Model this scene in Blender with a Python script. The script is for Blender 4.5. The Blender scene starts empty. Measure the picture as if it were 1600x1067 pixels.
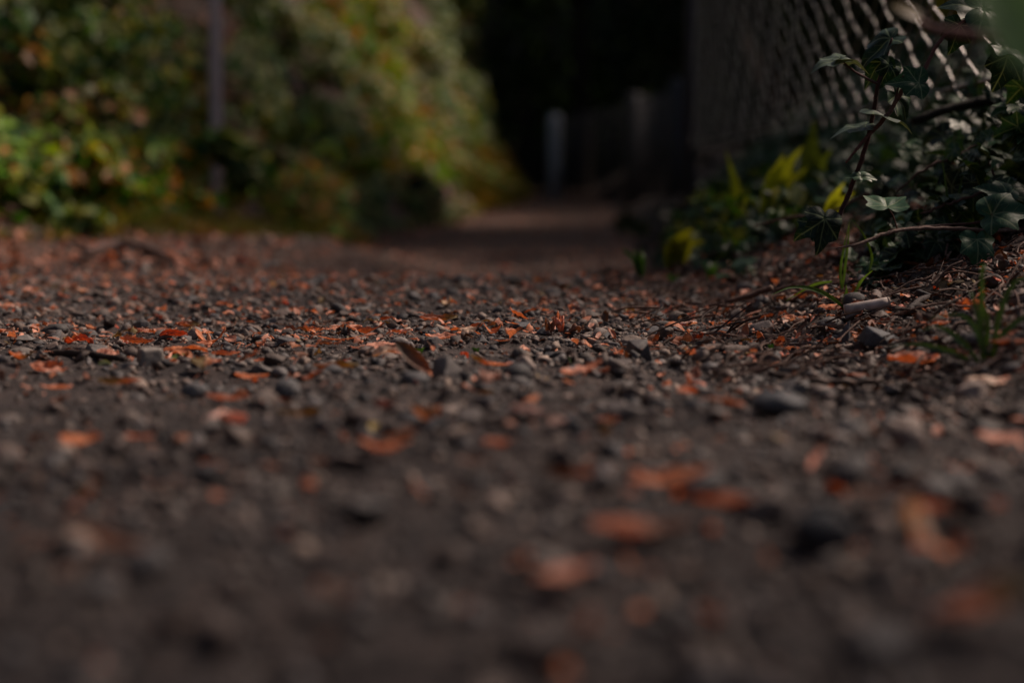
import bpy, math, random
import numpy as np
from mathutils import Vector, Matrix
PI = math.pi
R = math.radians
random.seed(7)
rng = np.random.default_rng(11)

# ------------------------------------------------------------------ camera, sky, sun, exposure
sc = bpy.context.scene
col = sc.collection
CAM_Z = 0.12
FPX = 50.0 / 36.0 * 1600.0            # focal length in photo pixels
YH = 290.0                            # photo row of the horizon
PITCH = math.atan((533.5 - YH) / FPX)
cam_d = bpy.data.cameras.new('camera')
cam = bpy.data.objects.new('camera', cam_d)
col.objects.link(cam)
cam_d.lens = 50
cam_d.sensor_width = 36
cam_d.clip_start = 0.01
cam_d.clip_end = 300
cam.location = (0, 0, CAM_Z)
cam.rotation_euler = (PI / 2 - PITCH, 0, 0)
cam_d.dof.use_dof = True
cam_d.dof.focus_distance = 1.10
cam_d.dof.aperture_fstop = 3.4
cam_d.dof.aperture_blades = 0
sc.camera = cam

SUN_EL, SUN_AZ = R(48), R(60)         # azimuth measured from +Y towards +X
world = bpy.data.worlds.new('World')
sc.world = world
world.use_nodes = True
wn = world.node_tree
for n in list(wn.nodes):
    wn.nodes.remove(n)
wo = wn.nodes.new('ShaderNodeOutputWorld')
wb = wn.nodes.new('ShaderNodeBackground')
sky = wn.nodes.new('ShaderNodeTexSky')
sky.sky_type = 'NISHITA'
sky.sun_disc = False
sky.sun_elevation = SUN_EL
sky.sun_rotation = SUN_AZ
sky.dust_density = 4.0
sky.ozone_density = 1.0
wb.inputs['Strength'].default_value = 0.05
wn.links.new(sky.outputs[0], wb.inputs['Color'])
wn.links.new(wb.outputs[0], wo.inputs['Surface'])
sun_d = bpy.data.lights.new('sun', 'SUN')
sun_d.energy = 4.4
sun_d.angle = R(10)
sun_d.color = (1.0, 0.79, 0.66)
sun = bpy.data.objects.new('sun', sun_d)
col.objects.link(sun)
sd = Vector((math.sin(SUN_AZ) * math.cos(SUN_EL), math.cos(SUN_AZ) * math.cos(SUN_EL), math.sin(SUN_EL)))
sun.rotation_euler = sd.to_track_quat('Z', 'Y').to_euler()
sun.location = (3, 2, 6)
sc.view_settings.view_transform = 'Standard'
sc.view_settings.look = 'None'
sc.view_settings.gamma = 1
sc.view_settings.use_curve_mapping = False
sc.view_settings.exposure = 0.22
sc.cycles.use_denoising = True
sc.cycles.max_bounces = 5
sc.cycles.diffuse_bounces = 3
sc.cycles.glossy_bounces = 2
sc.cycles.transmission_bounces = 3
sc.cycles.sample_clamp_indirect = 4

# ------------------------------------------------------------------ numpy noise
def _hash(ix, iy, seed):
    n = (ix.astype(np.int64) * 374761393 + iy.astype(np.int64) * 668265263 + seed * 1442695041) & 0xffffffff
    n = ((n ^ (n >> 13)) * 1274126177) & 0xffffffff
    n = n ^ (n >> 16)
    return (n & 0xffffff) / float(0xffffff)

def vnoise(x, y, seed=0):
    x = np.asarray(x, float); y = np.asarray(y, float)
    ix = np.floor(x); iy = np.floor(y)
    fx = x - ix; fy = y - iy
    fx = fx * fx * (3 - 2 * fx); fy = fy * fy * (3 - 2 * fy)
    a = _hash(ix, iy, seed); b = _hash(ix + 1, iy, seed)
    c = _hash(ix, iy + 1, seed); d = _hash(ix + 1, iy + 1, seed)
    return (a + (b - a) * fx) * (1 - fy) + (c + (d - c) * fx) * fy - 0.5

def fbm(x, y, seed=0, octs=4):
    s = 0; a = 1.0; f = 1.0
    for o in range(octs):
        s = s + a * vnoise(x * f + 17.3 * o, y * f - 9.1 * o, seed + o)
        a *= 0.5; f *= 2.03
    return s

def sst(a, b, x):
    t = np.clip((x - a) / (b - a), 0, 1)
    return t * t * (3 - 2 * t)

# ------------------------------------------------------------------ the lie of the land
BY = [-6, 0, 2.0, 3.1, 3.8, 5.2, 8, 11, 14.5, 16.5, 19, 23, 60]
BX = [-2.2, -1.6, -1.25, -1.10, -0.98, -0.80, -0.55, -0.28, 0.13, 0.2, -0.2, -1.5, -12]
VY = [-6, 0, 1.0, 1.9, 3.0, 5.0, 9.0, 12, 16, 60]
VX = [0.26, 0.25, 0.19, 0.16, 0.23, 0.45, 0.70, 0.85, 1.0, 2.0]
PY = [-6, 1.80, 2.2, 2.8, 5.0, 10, 14, 18, 24, 60]
PZ = [0, 0.0, -0.045, -0.13, -0.17, -0.155, -0.06, 0.03, 0.2, 0.6]

def bank_x(y): return np.interp(y, BY, BX)
def verge_x(y): return np.interp(y, VY, VX)

def H(x, y, fine=True):
    x = np.asarray(x, float); y = np.asarray(y, float)
    pz = np.interp(y, PY, PZ)
    dipmask = 1 - (1 - sst(-0.55, -0.12, x)) * (1 - sst(3.0, 6.0, y))
    z = pz * dipmask * (1 - .8 * sst(0.0, 0.22, x - verge_x(y)) * (1 - sst(6, 9, y)))
    s = bank_x(y) - x
    sp = np.clip(s + 0.10 * fbm(y * 1.7, x * 1.2, 5), 0, None)
    hb = np.where(sp < 0.28, sp * (0.35 + 3.0 * sp), 0.333 + (sp - 0.28) * 2.5)
    hb = hb * (1 - .72 * np.exp(-((y - 5.35) / .42) ** 2) - .45 * np.exp(-((y - 8.0) / .5) ** 2))
    hb = np.where(hb > 3.0, 3.0 + (hb - 3.0) * 0.08, hb)
    hb = hb + sst(0.05, 0.5, sp) * 0.24 * fbm(x * 1.8 + 3, y * 1.8, 9)
    z = z + hb
    v = x - verge_x(y)
    vp = np.clip(v, 0, None)
    hv = np.where(vp < 0.30, vp * 0.30 * sst(0, 0.12, vp), 0.09 + (vp - 0.30) * 0.40)
    hv = hv * (1 + .8 * sst(1.9, 2.8, y))
    hv = np.where(hv > 0.5, 0.5 + (hv - 0.5) * 0.05, hv)
    z = z + hv
    z = z + sst(20.5, 27, y) * 9 + sst(3.4, 8, x) * 4.5 * sst(2, 6, y)  # rise added at the end and on the right to block the sky
    z = z + 0.010 * fbm(x * 3.1, y * 3.1, 21, 2)
    if fine:
        z = z + 0.0065 * fbm(x * 20, y * 20, 31, 3) + 0.0042 * fbm(x * 95, y * 95, 41, 3)
        z = z + sst(0.0, 0.2, vp) * 0.014 * fbm(x * 16, y * 16, 51, 3)
    return z

CP, SP = math.cos(PITCH), math.sin(PITCH)
def ray(px, py):
    u = (px - 800.0) / FPX; v = (533.5 - py) / FPX
    d = Vector((u, CP + v * SP, -SP + v * CP))
    return d
def at(px, py, d):
    """the place that lies d metres down the path along a line of sight"""
    r = ray(px, py)
    return Vector((0, 0, CAM_Z)) + r * (d / r.y)
def onground(px, py, dmin=0.25, dmax=22):
    r = ray(px, py)
    t = np.concatenate([np.arange(dmin, 3.0, 0.003), np.arange(3.0, dmax, 0.03)])
    X = r.x / r.y * t; Z = CAM_Z + r.z / r.y * t
    below = Z < H(X, t, False)
    i = int(np.argmax(below)) if below.any() else len(t) - 1
    x, y = float(X[i]), float(t[i])
    return Vector((x, y, float(H(x, y))))

# ------------------------------------------------------------------ mesh helpers
def link_mesh(name, V, F, mat, colors=None, parent=None, smooth=True, luv=None):
    """V (n,3), F (m,k) array or list of faces -> one mesh object"""
    me = bpy.data.meshes.new(name)
    V = np.asarray(V, np.float32)
    if isinstance(F, np.ndarray):
        k = F.shape[1]
        me.vertices.add(len(V)); me.vertices.foreach_set('co', V.ravel())
        me.loops.add(F.size); me.loops.foreach_set('vertex_index', F.astype(np.int32).ravel())
        me.polygons.add(len(F))
        me.polygons.foreach_set('loop_start', np.arange(0, F.size, k, dtype=np.int32))
        me.update(calc_edges=True)
    else:
        me.from_pydata([tuple(v) for v in V.tolist()], [], [tuple(f) for f in F])
        me.update()
    if smooth:
        me.polygons.foreach_set('use_smooth', [True] * len(me.polygons))
    if colors is not None:
        a = me.color_attributes.new('col', 'FLOAT_COLOR', 'POINT')
        c = np.ones((len(V), 4), np.float32); c[:, :3] = colors
        a.data.foreach_set('color', c.ravel())
    if luv is not None:
        a = me.attributes.new('luv', 'FLOAT_VECTOR', 'POINT')
        c = np.zeros((len(V), 3), np.float32); c[:, :2] = luv
        a.data.foreach_set('vector', c.ravel())
    me.materials.append(mat)
    o = bpy.data.objects.new(name, me)
    col.objects.link(o)
    if parent is not None:
        o.parent = parent
    return o

def tag(o, label=None, cat=None, group=None, kind=None):
    if label: o['label'] = label
    if cat: o['category'] = cat
    if group: o['group'] = group
    if kind: o['kind'] = kind
    return o

def empty(name, loc, label=None, cat=None, group=None):
    o = bpy.data.objects.new(name, None)
    col.objects.link(o)
    o.location = loc
    o.empty_display_size = 0.02
    return tag(o, label, cat, group)

def quads_from_grid(nu, nv):
    i = np.arange(nu - 1)[:, None] * nv + np.arange(nv - 1)[None, :]
    i = i.ravel()
    return np.stack([i, i + 1, i + nv + 1, i + nv], 1)

def rand_rot(n, r=rng):
    q = r.normal(size=(n, 4)); q /= np.linalg.norm(q, axis=1)[:, None]
    w, x, y, z = q.T
    return np.stack([np.stack([1-2*(y*y+z*z), 2*(x*y-z*w), 2*(x*z+y*w)], 1),
                     np.stack([2*(x*y+z*w), 1-2*(x*x+z*z), 2*(y*z-x*w)], 1),
                     np.stack([2*(x*z-y*w), 2*(y*z+x*w), 1-2*(x*x+y*y)], 1)], 1)

def frames(normals, spin):
    """rotation matrices whose third column is the normal, spun about it"""
    n = normals / np.linalg.norm(normals, axis=1)[:, None]
    a = np.where(np.abs(n[:, 2:3]) < 0.9, np.array([[0, 0, 1.0]]), np.array([[1.0, 0, 0]]))
    t = np.cross(a, n); t /= np.linalg.norm(t, axis=1)[:, None]
    b = np.cross(n, t)
    c, s = np.cos(spin)[:, None], np.sin(spin)[:, None]
    u = t * c + b * s; v = -t * s + b * c
    return np.stack([u, v, n], 2)

def scatter(name, variants, pos, rot, scl, colr, mat, parent=None, smooth=True, tint=None):
    """many small copies of the variants gathered into ONE mesh"""
    Vs, Fs, Cs, Ls = [], [], [], []
    off = 0
    which = rng.integers(0, len(variants), len(pos))
    scl = np.asarray(scl)
    if scl.ndim == 1: scl = np.repeat(scl[:, None], 3, 1)
    for k, var in enumerate(variants):
        v, f = var[0], var[1]
        m = np.where(which == k)[0]
        if not len(m): continue
        P = v[None, :, :] * scl[m][:, None, :]
        P = np.einsum('nij,nkj->nki', rot[m], P) + pos[m][:, None, :]
        nv = len(v)
        Vs.append(P.reshape(-1, 3))
        Fs.append((f[None, :, :] + (np.arange(len(m)) * nv)[:, None, None] + off).reshape(-1, f.shape[1]))
        cc = np.repeat(colr[m][:, None, :], nv, 1)
        if len(var) > 3: cc = cc * var[3][None, :, :]
        Cs.append(cc.reshape(-1, 3))
        if len(var) > 2 and var[2] is not None:
            Ls.append(np.tile(var[2], (len(m), 1)))
        off += nv * len(m)
    return link_mesh(name, np.concatenate(Vs), np.concatenate(Fs), mat, np.concatenate(Cs), parent, smooth,
                     np.concatenate(Ls) if Ls else None)

# ------------------------------------------------------------------ materials
def new_mat(name):
    m = bpy.data.materials.new(name); m.use_nodes = True
    nt = m.node_tree
    for n in list(nt.nodes): nt.nodes.remove(n)
    out = nt.nodes.new('ShaderNodeOutputMaterial')
    return m, nt, out

def N(nt, kind, **kw):
    n = nt.nodes.new(kind)
    for k, v in kw.items():
        if k in n.inputs: n.inputs[k].default_value = v
        else: setattr(n, k, v)
    return n

def noise(nt, scale, detail=4, coord=None, rough=0.6):
    t = N(nt, 'ShaderNodeTexNoise')
    t.inputs['Scale'].default_value = scale; t.inputs['Detail'].default_value = detail
    t.inputs['Roughness'].default_value = rough
    if coord is not None: nt.links.new(coord, t.inputs['Vector'])
    return t

def ramp(nt, src, stops):
    r = N(nt, 'ShaderNodeValToRGB')
    e = r.color_ramp.elements
    while len(e) < len(stops): e.new(0.5)
    for i, (p, c) in enumerate(stops):
        e[i].position = p; e[i].color = (c[0], c[1], c[2], 1)
    nt.links.new(src, r.inputs['Fac'])
    return r

def mixc(nt, fac, a, b, mode='MIX'):
    m = N(nt, 'ShaderNodeMix', data_type='RGBA', blend_type=mode)
    for sock, v in ((m.inputs[0], fac), (m.inputs[6], a), (m.inputs[7], b)):
        if isinstance(v, (int, float)): sock.default_value = v
        elif isinstance(v, tuple): sock.default_value = (v[0], v[1], v[2], 1)
        else: nt.links.new(v, sock)
    return m.outputs[2]

def math_n(nt, op, a, b=None, c=None):
    m = N(nt, 'ShaderNodeMath', operation=op)
    for i, v in enumerate((a, b, c)):
        if v is None: continue
        if isinstance(v, (int, float)): m.inputs[i].default_value = v
        else: nt.links.new(v, m.inputs[i])
    return m.outputs[0]

def ground_mat(name, c1, c2, c3, scale, bump):
    m, nt, out = new_mat(name)
    tc = N(nt, 'ShaderNodeTexCoord')
    n1 = noise(nt, scale, 6, tc.outputs['Object'])
    n2 = noise(nt, scale * 7, 8, tc.outputs['Object'], 0.7)
    n3 = noise(nt, 2.3, 3, tc.outputs['Object'])
    r1 = ramp(nt, n1.outputs[0], [(0.3, c1), (0.55, c2), (0.75, c3)])
    r2 = ramp(nt, n2.outputs[0], [(0.3, (0.45, 0.45, 0.46)), (0.7, (1.5, 1.45, 1.4))])
    c = mixc(nt, 1.0, r1.outputs[0], r2.outputs[0], 'MULTIPLY')
    r3 = ramp(nt, n3.outputs[0], [(0.35, (0.75, 0.75, 0.78)), (0.65, (1.25, 1.2, 1.15))])
    c = mixc(nt, 1.0, c, r3.outputs[0], 'MULTIPLY')
    if name == 'compacted_grit':      # bare brown earth takes over past the gravelled stretch
        sx = N(nt, 'ShaderNodeSeparateXYZ'); nt.links.new(tc.outputs['Object'], sx.inputs[0])
        far = N(nt, 'ShaderNodeMapRange'); far.inputs['From Min'].default_value = 2.0; far.inputs['From Max'].default_value = 3.4
        nt.links.new(math_n(nt, 'ADD', sx.outputs[1], math_n(nt, 'MULTIPLY', n3.outputs[0], .8)), far.inputs['Value'])
        c = mixc(nt, far.outputs[0], c, mixc(nt, 1.0, c, (1.9, 1.35, 1.0), 'MULTIPLY'))
    b = N(nt, 'ShaderNodeBsdfPrincipled', Roughness=0.85)
    nt.links.new(c, b.inputs['Base Color'])
    bp = N(nt, 'ShaderNodeBump', Strength=bump, Distance=0.003)
    nt.links.new(n2.outputs[0], bp.inputs['Height'])
    nt.links.new(bp.outputs[0], b.inputs['Normal'])
    nt.links.new(b.outputs[0], out.inputs[0])
    return m

M = {}
M['path'] = ground_mat('compacted_grit', (0.016, 0.0115, 0.011), (0.048, 0.035, 0.032), (0.125, 0.092, 0.082), 70, 1.0)
M['soil'] = ground_mat('bank_soil', (0.018, 0.010, 0.007), (0.05, 0.028, 0.019), (0.10, 0.055, 0.035), 22, 1.0)
M['verge'] = ground_mat('verge_soil', (0.012, 0.007, 0.005), (0.035, 0.020, 0.015), (0.075, 0.043, 0.032), 45, 1.0)

def stone_mat():
    m, nt, out = new_mat('gravel_stone')
    tc = N(nt, 'ShaderNodeTexCoord')
    at_ = N(nt, 'ShaderNodeAttribute', attribute_name='col')
    geo = N(nt, 'ShaderNodeNewGeometry')
    n1 = noise(nt, 260, 6, geo.outputs['Position'], 0.7)
    n2 = noise(nt, 1400, 3, geo.outputs['Position'], 0.7)
    r1 = ramp(nt, n1.outputs[0], [(0.3, (0.55, 0.55, 0.56)), (0.7, (1.45, 1.42, 1.38))])
    c = mixc(nt, 1.0, at_.outputs['Color'], r1.outputs[0], 'MULTIPLY')
    sp = ramp(nt, n2.outputs[0], [(0.62, (0, 0, 0)), (0.72, (1, 1, 1))])
    c = mixc(nt, math_n(nt, 'MULTIPLY', sp.outputs[0], 0.35), c, (0.26, 0.22, 0.19))
    b = N(nt, 'ShaderNodeBsdfPrincipled', Roughness=0.72)
    nt.links.new(c, b.inputs['Base Color'])
    bp = N(nt, 'ShaderNodeBump', Strength=0.55, Distance=0.0012)
    nt.links.new(n1.outputs[0], bp.inputs['Height'])
    nt.links.new(bp.outputs[0], b.inputs['Normal'])
    nt.links.new(b.outputs[0], out.inputs[0])
    return m
M['stone'] = stone_mat()

def leaf_mat(name, rough, trans, nscale=250, var=(0.55, 1.45), gloss=0.5, random_hue=False, tint=None, veins=False, bump=0.3):
    m, nt, out = new_mat(name)
    at_ = N(nt, 'ShaderNodeAttribute', attribute_name='col')
    geo = N(nt, 'ShaderNodeNewGeometry')
    n1 = noise(nt, nscale, 5, geo.outputs['Position'], 0.65)
    r1 = ramp(nt, n1.outputs[0], [(0.3, (var[0],) * 3), (0.7, (var[1],) * 3)])
    c = mixc(nt, 1.0, at_.outputs['Color'], r1.outputs[0], 'MULTIPLY')
    if random_hue:
        oi = N(nt, 'ShaderNodeObjectInfo')
        rr = ramp(nt, oi.outputs['Random'], [(0.0, (0.25, 0.28, 0.32)), (0.3, (0.55, 0.6, 0.7)), (0.55, (1.1, 1.0, 1.0)),
                                             (0.8, (1.15, 1.55, 1.9)), (1.0, (0.7, 1.15, 0.45))])
        c = mixc(nt, 1.0, c, rr.outputs[0], 'MULTIPLY')
        n4 = noise(nt, nscale * 0.35, 3, geo.outputs['Position'])
        r4 = ramp(nt, n4.outputs[0], [(0.5, (1, 1, 1)), (0.75, (0.22, 0.2, 0.17))])
        c = mixc(nt, 1.0, c, r4.outputs[0], 'MULTIPLY')
    if veins:
        lu = N(nt, 'ShaderNodeAttribute', attribute_name='luv')
        sx = N(nt, 'ShaderNodeSeparateXYZ')
        nt.links.new(lu.outputs['Vector'], sx.inputs[0])
        best = None
        for a in (0, 48, -48, 100, -100):
            ca, sa = math.cos(R(a)), math.sin(R(a))
            along = math_n(nt, 'ADD', math_n(nt, 'MULTIPLY', sx.outputs[1], ca), math_n(nt, 'MULTIPLY', sx.outputs[0], sa))
            perp = math_n(nt, 'ABSOLUTE', math_n(nt, 'SUBTRACT', math_n(nt, 'MULTIPLY', sx.outputs[0], ca), math_n(nt, 'MULTIPLY', sx.outputs[1], sa)))
            back = math_n(nt, 'MULTIPLY', math_n(nt, 'LESS_THAN', along, 0.0), 1.0)
            dd = math_n(nt, 'ADD', perp, back)
            # side veins branching off the main ones
            tri = math_n(nt, 'PINGPONG', math_n(nt, 'SUBTRACT', along, math_n(nt, 'MULTIPLY', perp, 1.1)), 0.11)
            side = math_n(nt, 'ADD', math_n(nt, 'ADD', math_n(nt, 'MULTIPLY', tri, 1.6), 0.012), math_n(nt, 'ADD', back, math_n(nt, 'MULTIPLY', math_n(nt, 'GREATER_THAN', perp, 0.17), 1.0)))
            dd = math_n(nt, 'MINIMUM', dd, side)
            best = dd if best is None else math_n(nt, 'MINIMUM', best, dd)
        vr = ramp(nt, best, [(0.006, (1, 1, 1)), (0.028, (0, 0, 0))])
        c = mixc(nt, math_n(nt, 'MULTIPLY', vr.outputs[0], 0.75), c, (0.16, 0.21, 0.11))
    b = N(nt, 'ShaderNodeBsdfPrincipled', Roughness=rough)
    b.inputs['Specular IOR Level'].default_value = gloss
    nt.links.new(c, b.inputs['Base Color'])
    bp = N(nt, 'ShaderNodeBump', Strength=bump, Distance=0.001)
    nt.links.new(n1.outputs[0], bp.inputs['Height'])
    nt.links.new(bp.outputs[0], b.inputs['Normal'])
    if trans > 0:
        t = N(nt, 'ShaderNodeBsdfTranslucent')
        tcol = mixc(nt, 1.0, c, tint or (1.5, 1.3, 0.5), 'MULTIPLY')
        nt.links.new(tcol, t.inputs['Color'])
        mx = N(nt, 'ShaderNodeMixShader', Fac=trans)
        nt.links.new(b.outputs[0], mx.inputs[1]); nt.links.new(t.outputs[0], mx.inputs[2])
        nt.links.new(mx.outputs[0], out.inputs[0])
    else:
        nt.links.new(b.outputs[0], out.inputs[0])
    return m
M['green'] = leaf_mat('green_leaf', 0.5, 0.38, 90, gloss=.25)
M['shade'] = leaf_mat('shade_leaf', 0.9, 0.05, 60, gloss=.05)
M['ivy'] = leaf_mat('ivy_leaf', 0.45, 0.14, 300, (0.6, 1.4), 0.24, veins=True)
M['blade'] = leaf_mat('grass_blade', 0.4, 0.40, 120)
M['dry'] = leaf_mat('dry_leaf', 0.62, 0.22, 330, tint=(1.6, 1.0, 0.5))
M['dryr'] = leaf_mat('dry_leaf_varied', 0.62, 0.22, 330, random_hue=True, tint=(1.6, 1.0, 0.5))
M['bark'] = leaf_mat('twig_bark', 0.8, 0, 420, (0.4, 1.7), 0.3, bump=0.8)
M['trunk'] = leaf_mat('tree_bark', 0.9, 0, 25, (0.4, 1.6), 0.2, bump=0.9)

def metal_mat(name, base, rough, metallic):
    m, nt, out = new_mat(name)
    geo = N(nt, 'ShaderNodeNewGeometry')
    n1 = noise(nt, 120, 5, geo.outputs['Position'])
    r1 = ramp(nt, n1.outputs[0], [(0.3, tuple(c * 0.6 for c in base)), (0.7, tuple(min(1, c * 1.3) for c in base))])
    b = N(nt, 'ShaderNodeBsdfPrincipled', Roughness=rough, Metallic=metallic)
    nt.links.new(r1.outputs[0], b.inputs['Base Color'])
    nt.links.new(b.outputs[0], out.inputs[0])
    return m
M['wire'] = metal_mat('galvanised_wire', (0.30, 0.285, 0.27), 0.40, 1.0)
M['post'] = metal_mat('dark_post', (0.05, 0.05, 0.056), 0.8, 0.0)  # dark grey; also carries the far fence's painted shade
M['farpost'] = metal_mat('pale_far_post', (0.34, 0.37, 0.42), 0.7, 0.0)
M['pole'] = metal_mat('mauve_grey_pole', (0.56, 0.43, 0.42), 0.7, 0.0)
M['paper'] = metal_mat('off_white_paper', (0.50, 0.42, 0.37), 0.85, 0.0)
M['filter'] = metal_mat('filter_end', (0.42, 0.33, 0.27), 0.9, 0.0)

# ------------------------------------------------------------------ ground sheets
def spaced(segs):
    out = []
    for a, b, st in segs:
        n = max(1, int(round((b - a) / st)))
        out += list(np.linspace(a, b, n, endpoint=False))
    return np.array(out + [segs[-1][1]])
gx = spaced([(-60, -12, 4), (-12, -4, 0.5), (-4, -1.4, 0.07), (-1.4, -0.75, 0.018), (-0.75, 0.75, 0.0048), (0.75, 1.3, 0.02), (1.3, 4, 0.09), (4, 12, 0.5), (12, 60, 4)])
gy = spaced([(-20, -2, 1.5), (-2, 0.2, 0.06), (0.2, 0.75, 0.006), (0.75, 1.6, 0.0042), (1.6, 2.3, 0.007), (2.3, 4.0, 0.02), (4, 8, 0.05), (8, 24, 0.1), (24, 80, 3)])
GX, GY = np.meshgrid(gx, gy, indexing='ij')
GZ = H(GX, GY)
GV = np.stack([GX.ravel(), GY.ravel(), GZ.ravel()], 1)
GF = quads_from_grid(len(gx), len(gy))[:, ::-1]
fc = GV[GF].mean(1)
sB = bank_x(fc[:, 1]) - fc[:, 0]
sV = fc[:, 0] - verge_x(fc[:, 1])
def sub_sheet(name, mask, mat):
    f = GF[mask]
    used, inv = np.unique(f.ravel(), return_inverse=True)
    o = link_mesh(name, GV[used], inv.reshape(f.shape), mat)
    return tag(o, kind='structure')
wob = 0.05 * fbm(fc[:, 0] * 9, fc[:, 1] * 9, 77, 3)
isB = sB > 0.0 + wob * 0.8
isH = (fc[:, 1] > 18.5) | ((fc[:, 0] > 3.3) & (fc[:, 1] > 2))
isB &= ~isH
isV = (sV > 0.03 + wob) & ~isB & ~isH
M['added_hill'] = ground_mat('hill_shade', (.003, .002, .002), (.007, .005, .004), (.012, .009, .007), 9, 1.0)  # near-black ground colour stands in for deep shade
sub_sheet('added_hill', isH, M['added_hill'])  # added rise that closes off the sky
sub_sheet('path', ~isB & ~isV & ~isH, M['path'])
sub_sheet('bank', isB, M['soil'])
sub_sheet('verge', isV, M['verge'])

# ------------------------------------------------------------------ stones
def ico(sub):
    import bmesh
    bm = bmesh.new(); bmesh.ops.create_icosphere(bm, subdivisions=sub, radius=1.0)
    v = np.array([x.co[:] for x in bm.verts]); f = np.array([[x.index for x in q.verts] for q in bm.faces])
    bm.free(); return v, f
ICO = {k: ico(k) for k in (1, 2, 4)}
def stone_shape(sub, planes=9, depth=(0.45, 0.85), stretch=(1.0, 0.75, 0.55), rough=0.04, r=rng):
    v, f = ICO[sub]; v = v.copy()
    for _ in range(planes):
        n = r.normal(size=3); n /= np.linalg.norm(n)
        d = r.uniform(*depth)
        k = v @ n - d
        v -= np.clip(k, 0, None)[:, None] * n[None, :]
    v *= np.array(stretch) * r.uniform(0.85, 1.15, 3)
    w = fbm(v[:, 0] * 3 + v[:, 2] * 2 + r.uniform(0, 50), v[:, 1] * 3 - v[:, 2], int(r.integers(999)), 3)
    v *= (1 + rough * 2 * w)[:, None]
    return v, f

def hull_stone(npts=12, stretch=(1, .75, .55), r=rng, sub=0):
    import bmesh
    bm = bmesh.new()
    q = r.normal(size=(npts, 3)); q /= np.linalg.norm(q, axis=1)[:, None]; q *= r.uniform(.75, 1.0, (npts, 1)) * np.array(stretch)
    for p in q: bm.verts.new(p)
    res = bmesh.ops.convex_hull(bm, input=bm.verts)
    bmesh.ops.delete(bm, geom=[g for g in bm.verts if not g.link_faces], context='VERTS')
    bmesh.ops.dissolve_limit(bm, angle_limit=R(14), verts=bm.verts, edges=bm.edges)
    if sub:
        bmesh.ops.bevel(bm, geom=list(bm.edges), offset=.07, segments=2, profile=.6, affect='EDGES', clamp_overlap=True)
        bmesh.ops.triangulate(bm, faces=bm.faces)
        bmesh.ops.subdivide_edges(bm, edges=[e for e in bm.edges if e.calc_length() > .15], cuts=3, use_grid_fill=True)
    bmesh.ops.triangulate(bm, faces=bm.faces)
    bmesh.ops.recalc_face_normals(bm, faces=bm.faces)
    v = np.array([x.co[:] for x in bm.verts]); bm.verts.index_update()
    f = np.array([[x.index for x in g.verts] for g in bm.faces])
    bm.free()
    if sub:
        w = fbm(v[:, 0] * 4 + v[:, 2] * 3 + r.uniform(0, 50), v[:, 1] * 4 - v[:, 2] * 2, int(r.integers(999)), 4)
        v = v * (1 + .07 * w)[:, None]
    return v, f

PAL = np.array([[0.085, 0.083, 0.086], [0.12, 0.108, 0.102], [0.055, 0.057, 0.064], [0.17, 0.14, 0.125],
                [0.105, 0.082, 0.073], [0.24, 0.195, 0.165], [0.055, 0.042, 0.037], [0.09, 0.088, 0.092]])
def stone_cols(n):
    c = PAL[rng.choice(len(PAL), n, p=[.15, .16, .13, .13, .16, .06, .14, .07])]
    return c * rng.uniform(0.55, 1.35, (n, 1)) * np.array([[1.06, .98, .93]])

def field(n, y0, y1, half=0.46, pad=0.12, power=1.0):
    """places over the strip of path that widens away from the camera"""
    y = y0 + (y1 - y0) * rng.random(n) ** (1 / power)
    y = np.sqrt(y0 * y0 + (y1 * y1 - y0 * y0) * rng.random(n))
    x = rng.uniform(-1, 1, n) * (half * y + pad)
    ok = (x > bank_x(y) - 0.15) & (x < verge_x(y) + 0.35)
    # fewer on the trodden left, more on the right
    dens = 0.6 + 0.4 * sst(-0.05, 0.12, x / y) + 0.5 * (fbm(x * 5, y * 5, 61, 2) > 0.0) - .3 * (fbm(x * 3, y * 7, 66, 2) > .18)
    ok &= rng.random(n) < dens
    ok &= rng.random(n) > sst(0.16, 0.34, x - verge_x(y)) 
    return x[ok], y[ok]

v_small = [hull_stone(10, (1, rng.uniform(.6, .95), rng.uniform(.4, .8))) for _ in range(16)]
v_mid = [hull_stone(int(rng.integers(9, 15)), (1, rng.uniform(.55, .95), rng.uniform(.35, .75))) for _ in range(16)] + [stone_shape(2, 9, (.4, .8), (1, .8, .5), .05) for _ in range(2)]
v_tiny = [((lambda s: (s[0], s[1]))(stone_shape(1, 4, (0.6, 0.9)))) for _ in range(5)]
def gravel_patch(n, y0, y1, r0, r1, variants, sink=0.25):
    x, y = field(n, y0, y1)
    s = r0 * (r1 / r0) ** (rng.random(len(x)) ** 1.6)
    keep = np.ones(len(x), bool)
    for a, b, q in hero_xy: keep &= (x - a) ** 2 + (y - b) ** 2 > (q * .8 + s * .5) ** 2
    for a, b, q in hero_leaf_xy: keep &= ((x - a) ** 2 + ((y - b) * 1.4) ** 2 > (q * .95 + s * .5) ** 2) | (s < .0028)
    x, y, s = x[keep], y[keep], s[keep]
    m = len(x)
    z = H(x, y) + s * (0.45 - sink)
    sp = rng.uniform(0, 2 * PI, m)
    nrm = np.stack([rng.normal(0, .35, m), rng.normal(0, .35, m), np.ones(m)], 1)
    return np.stack([x, y, z], 1), frames(nrm, sp), s
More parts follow.
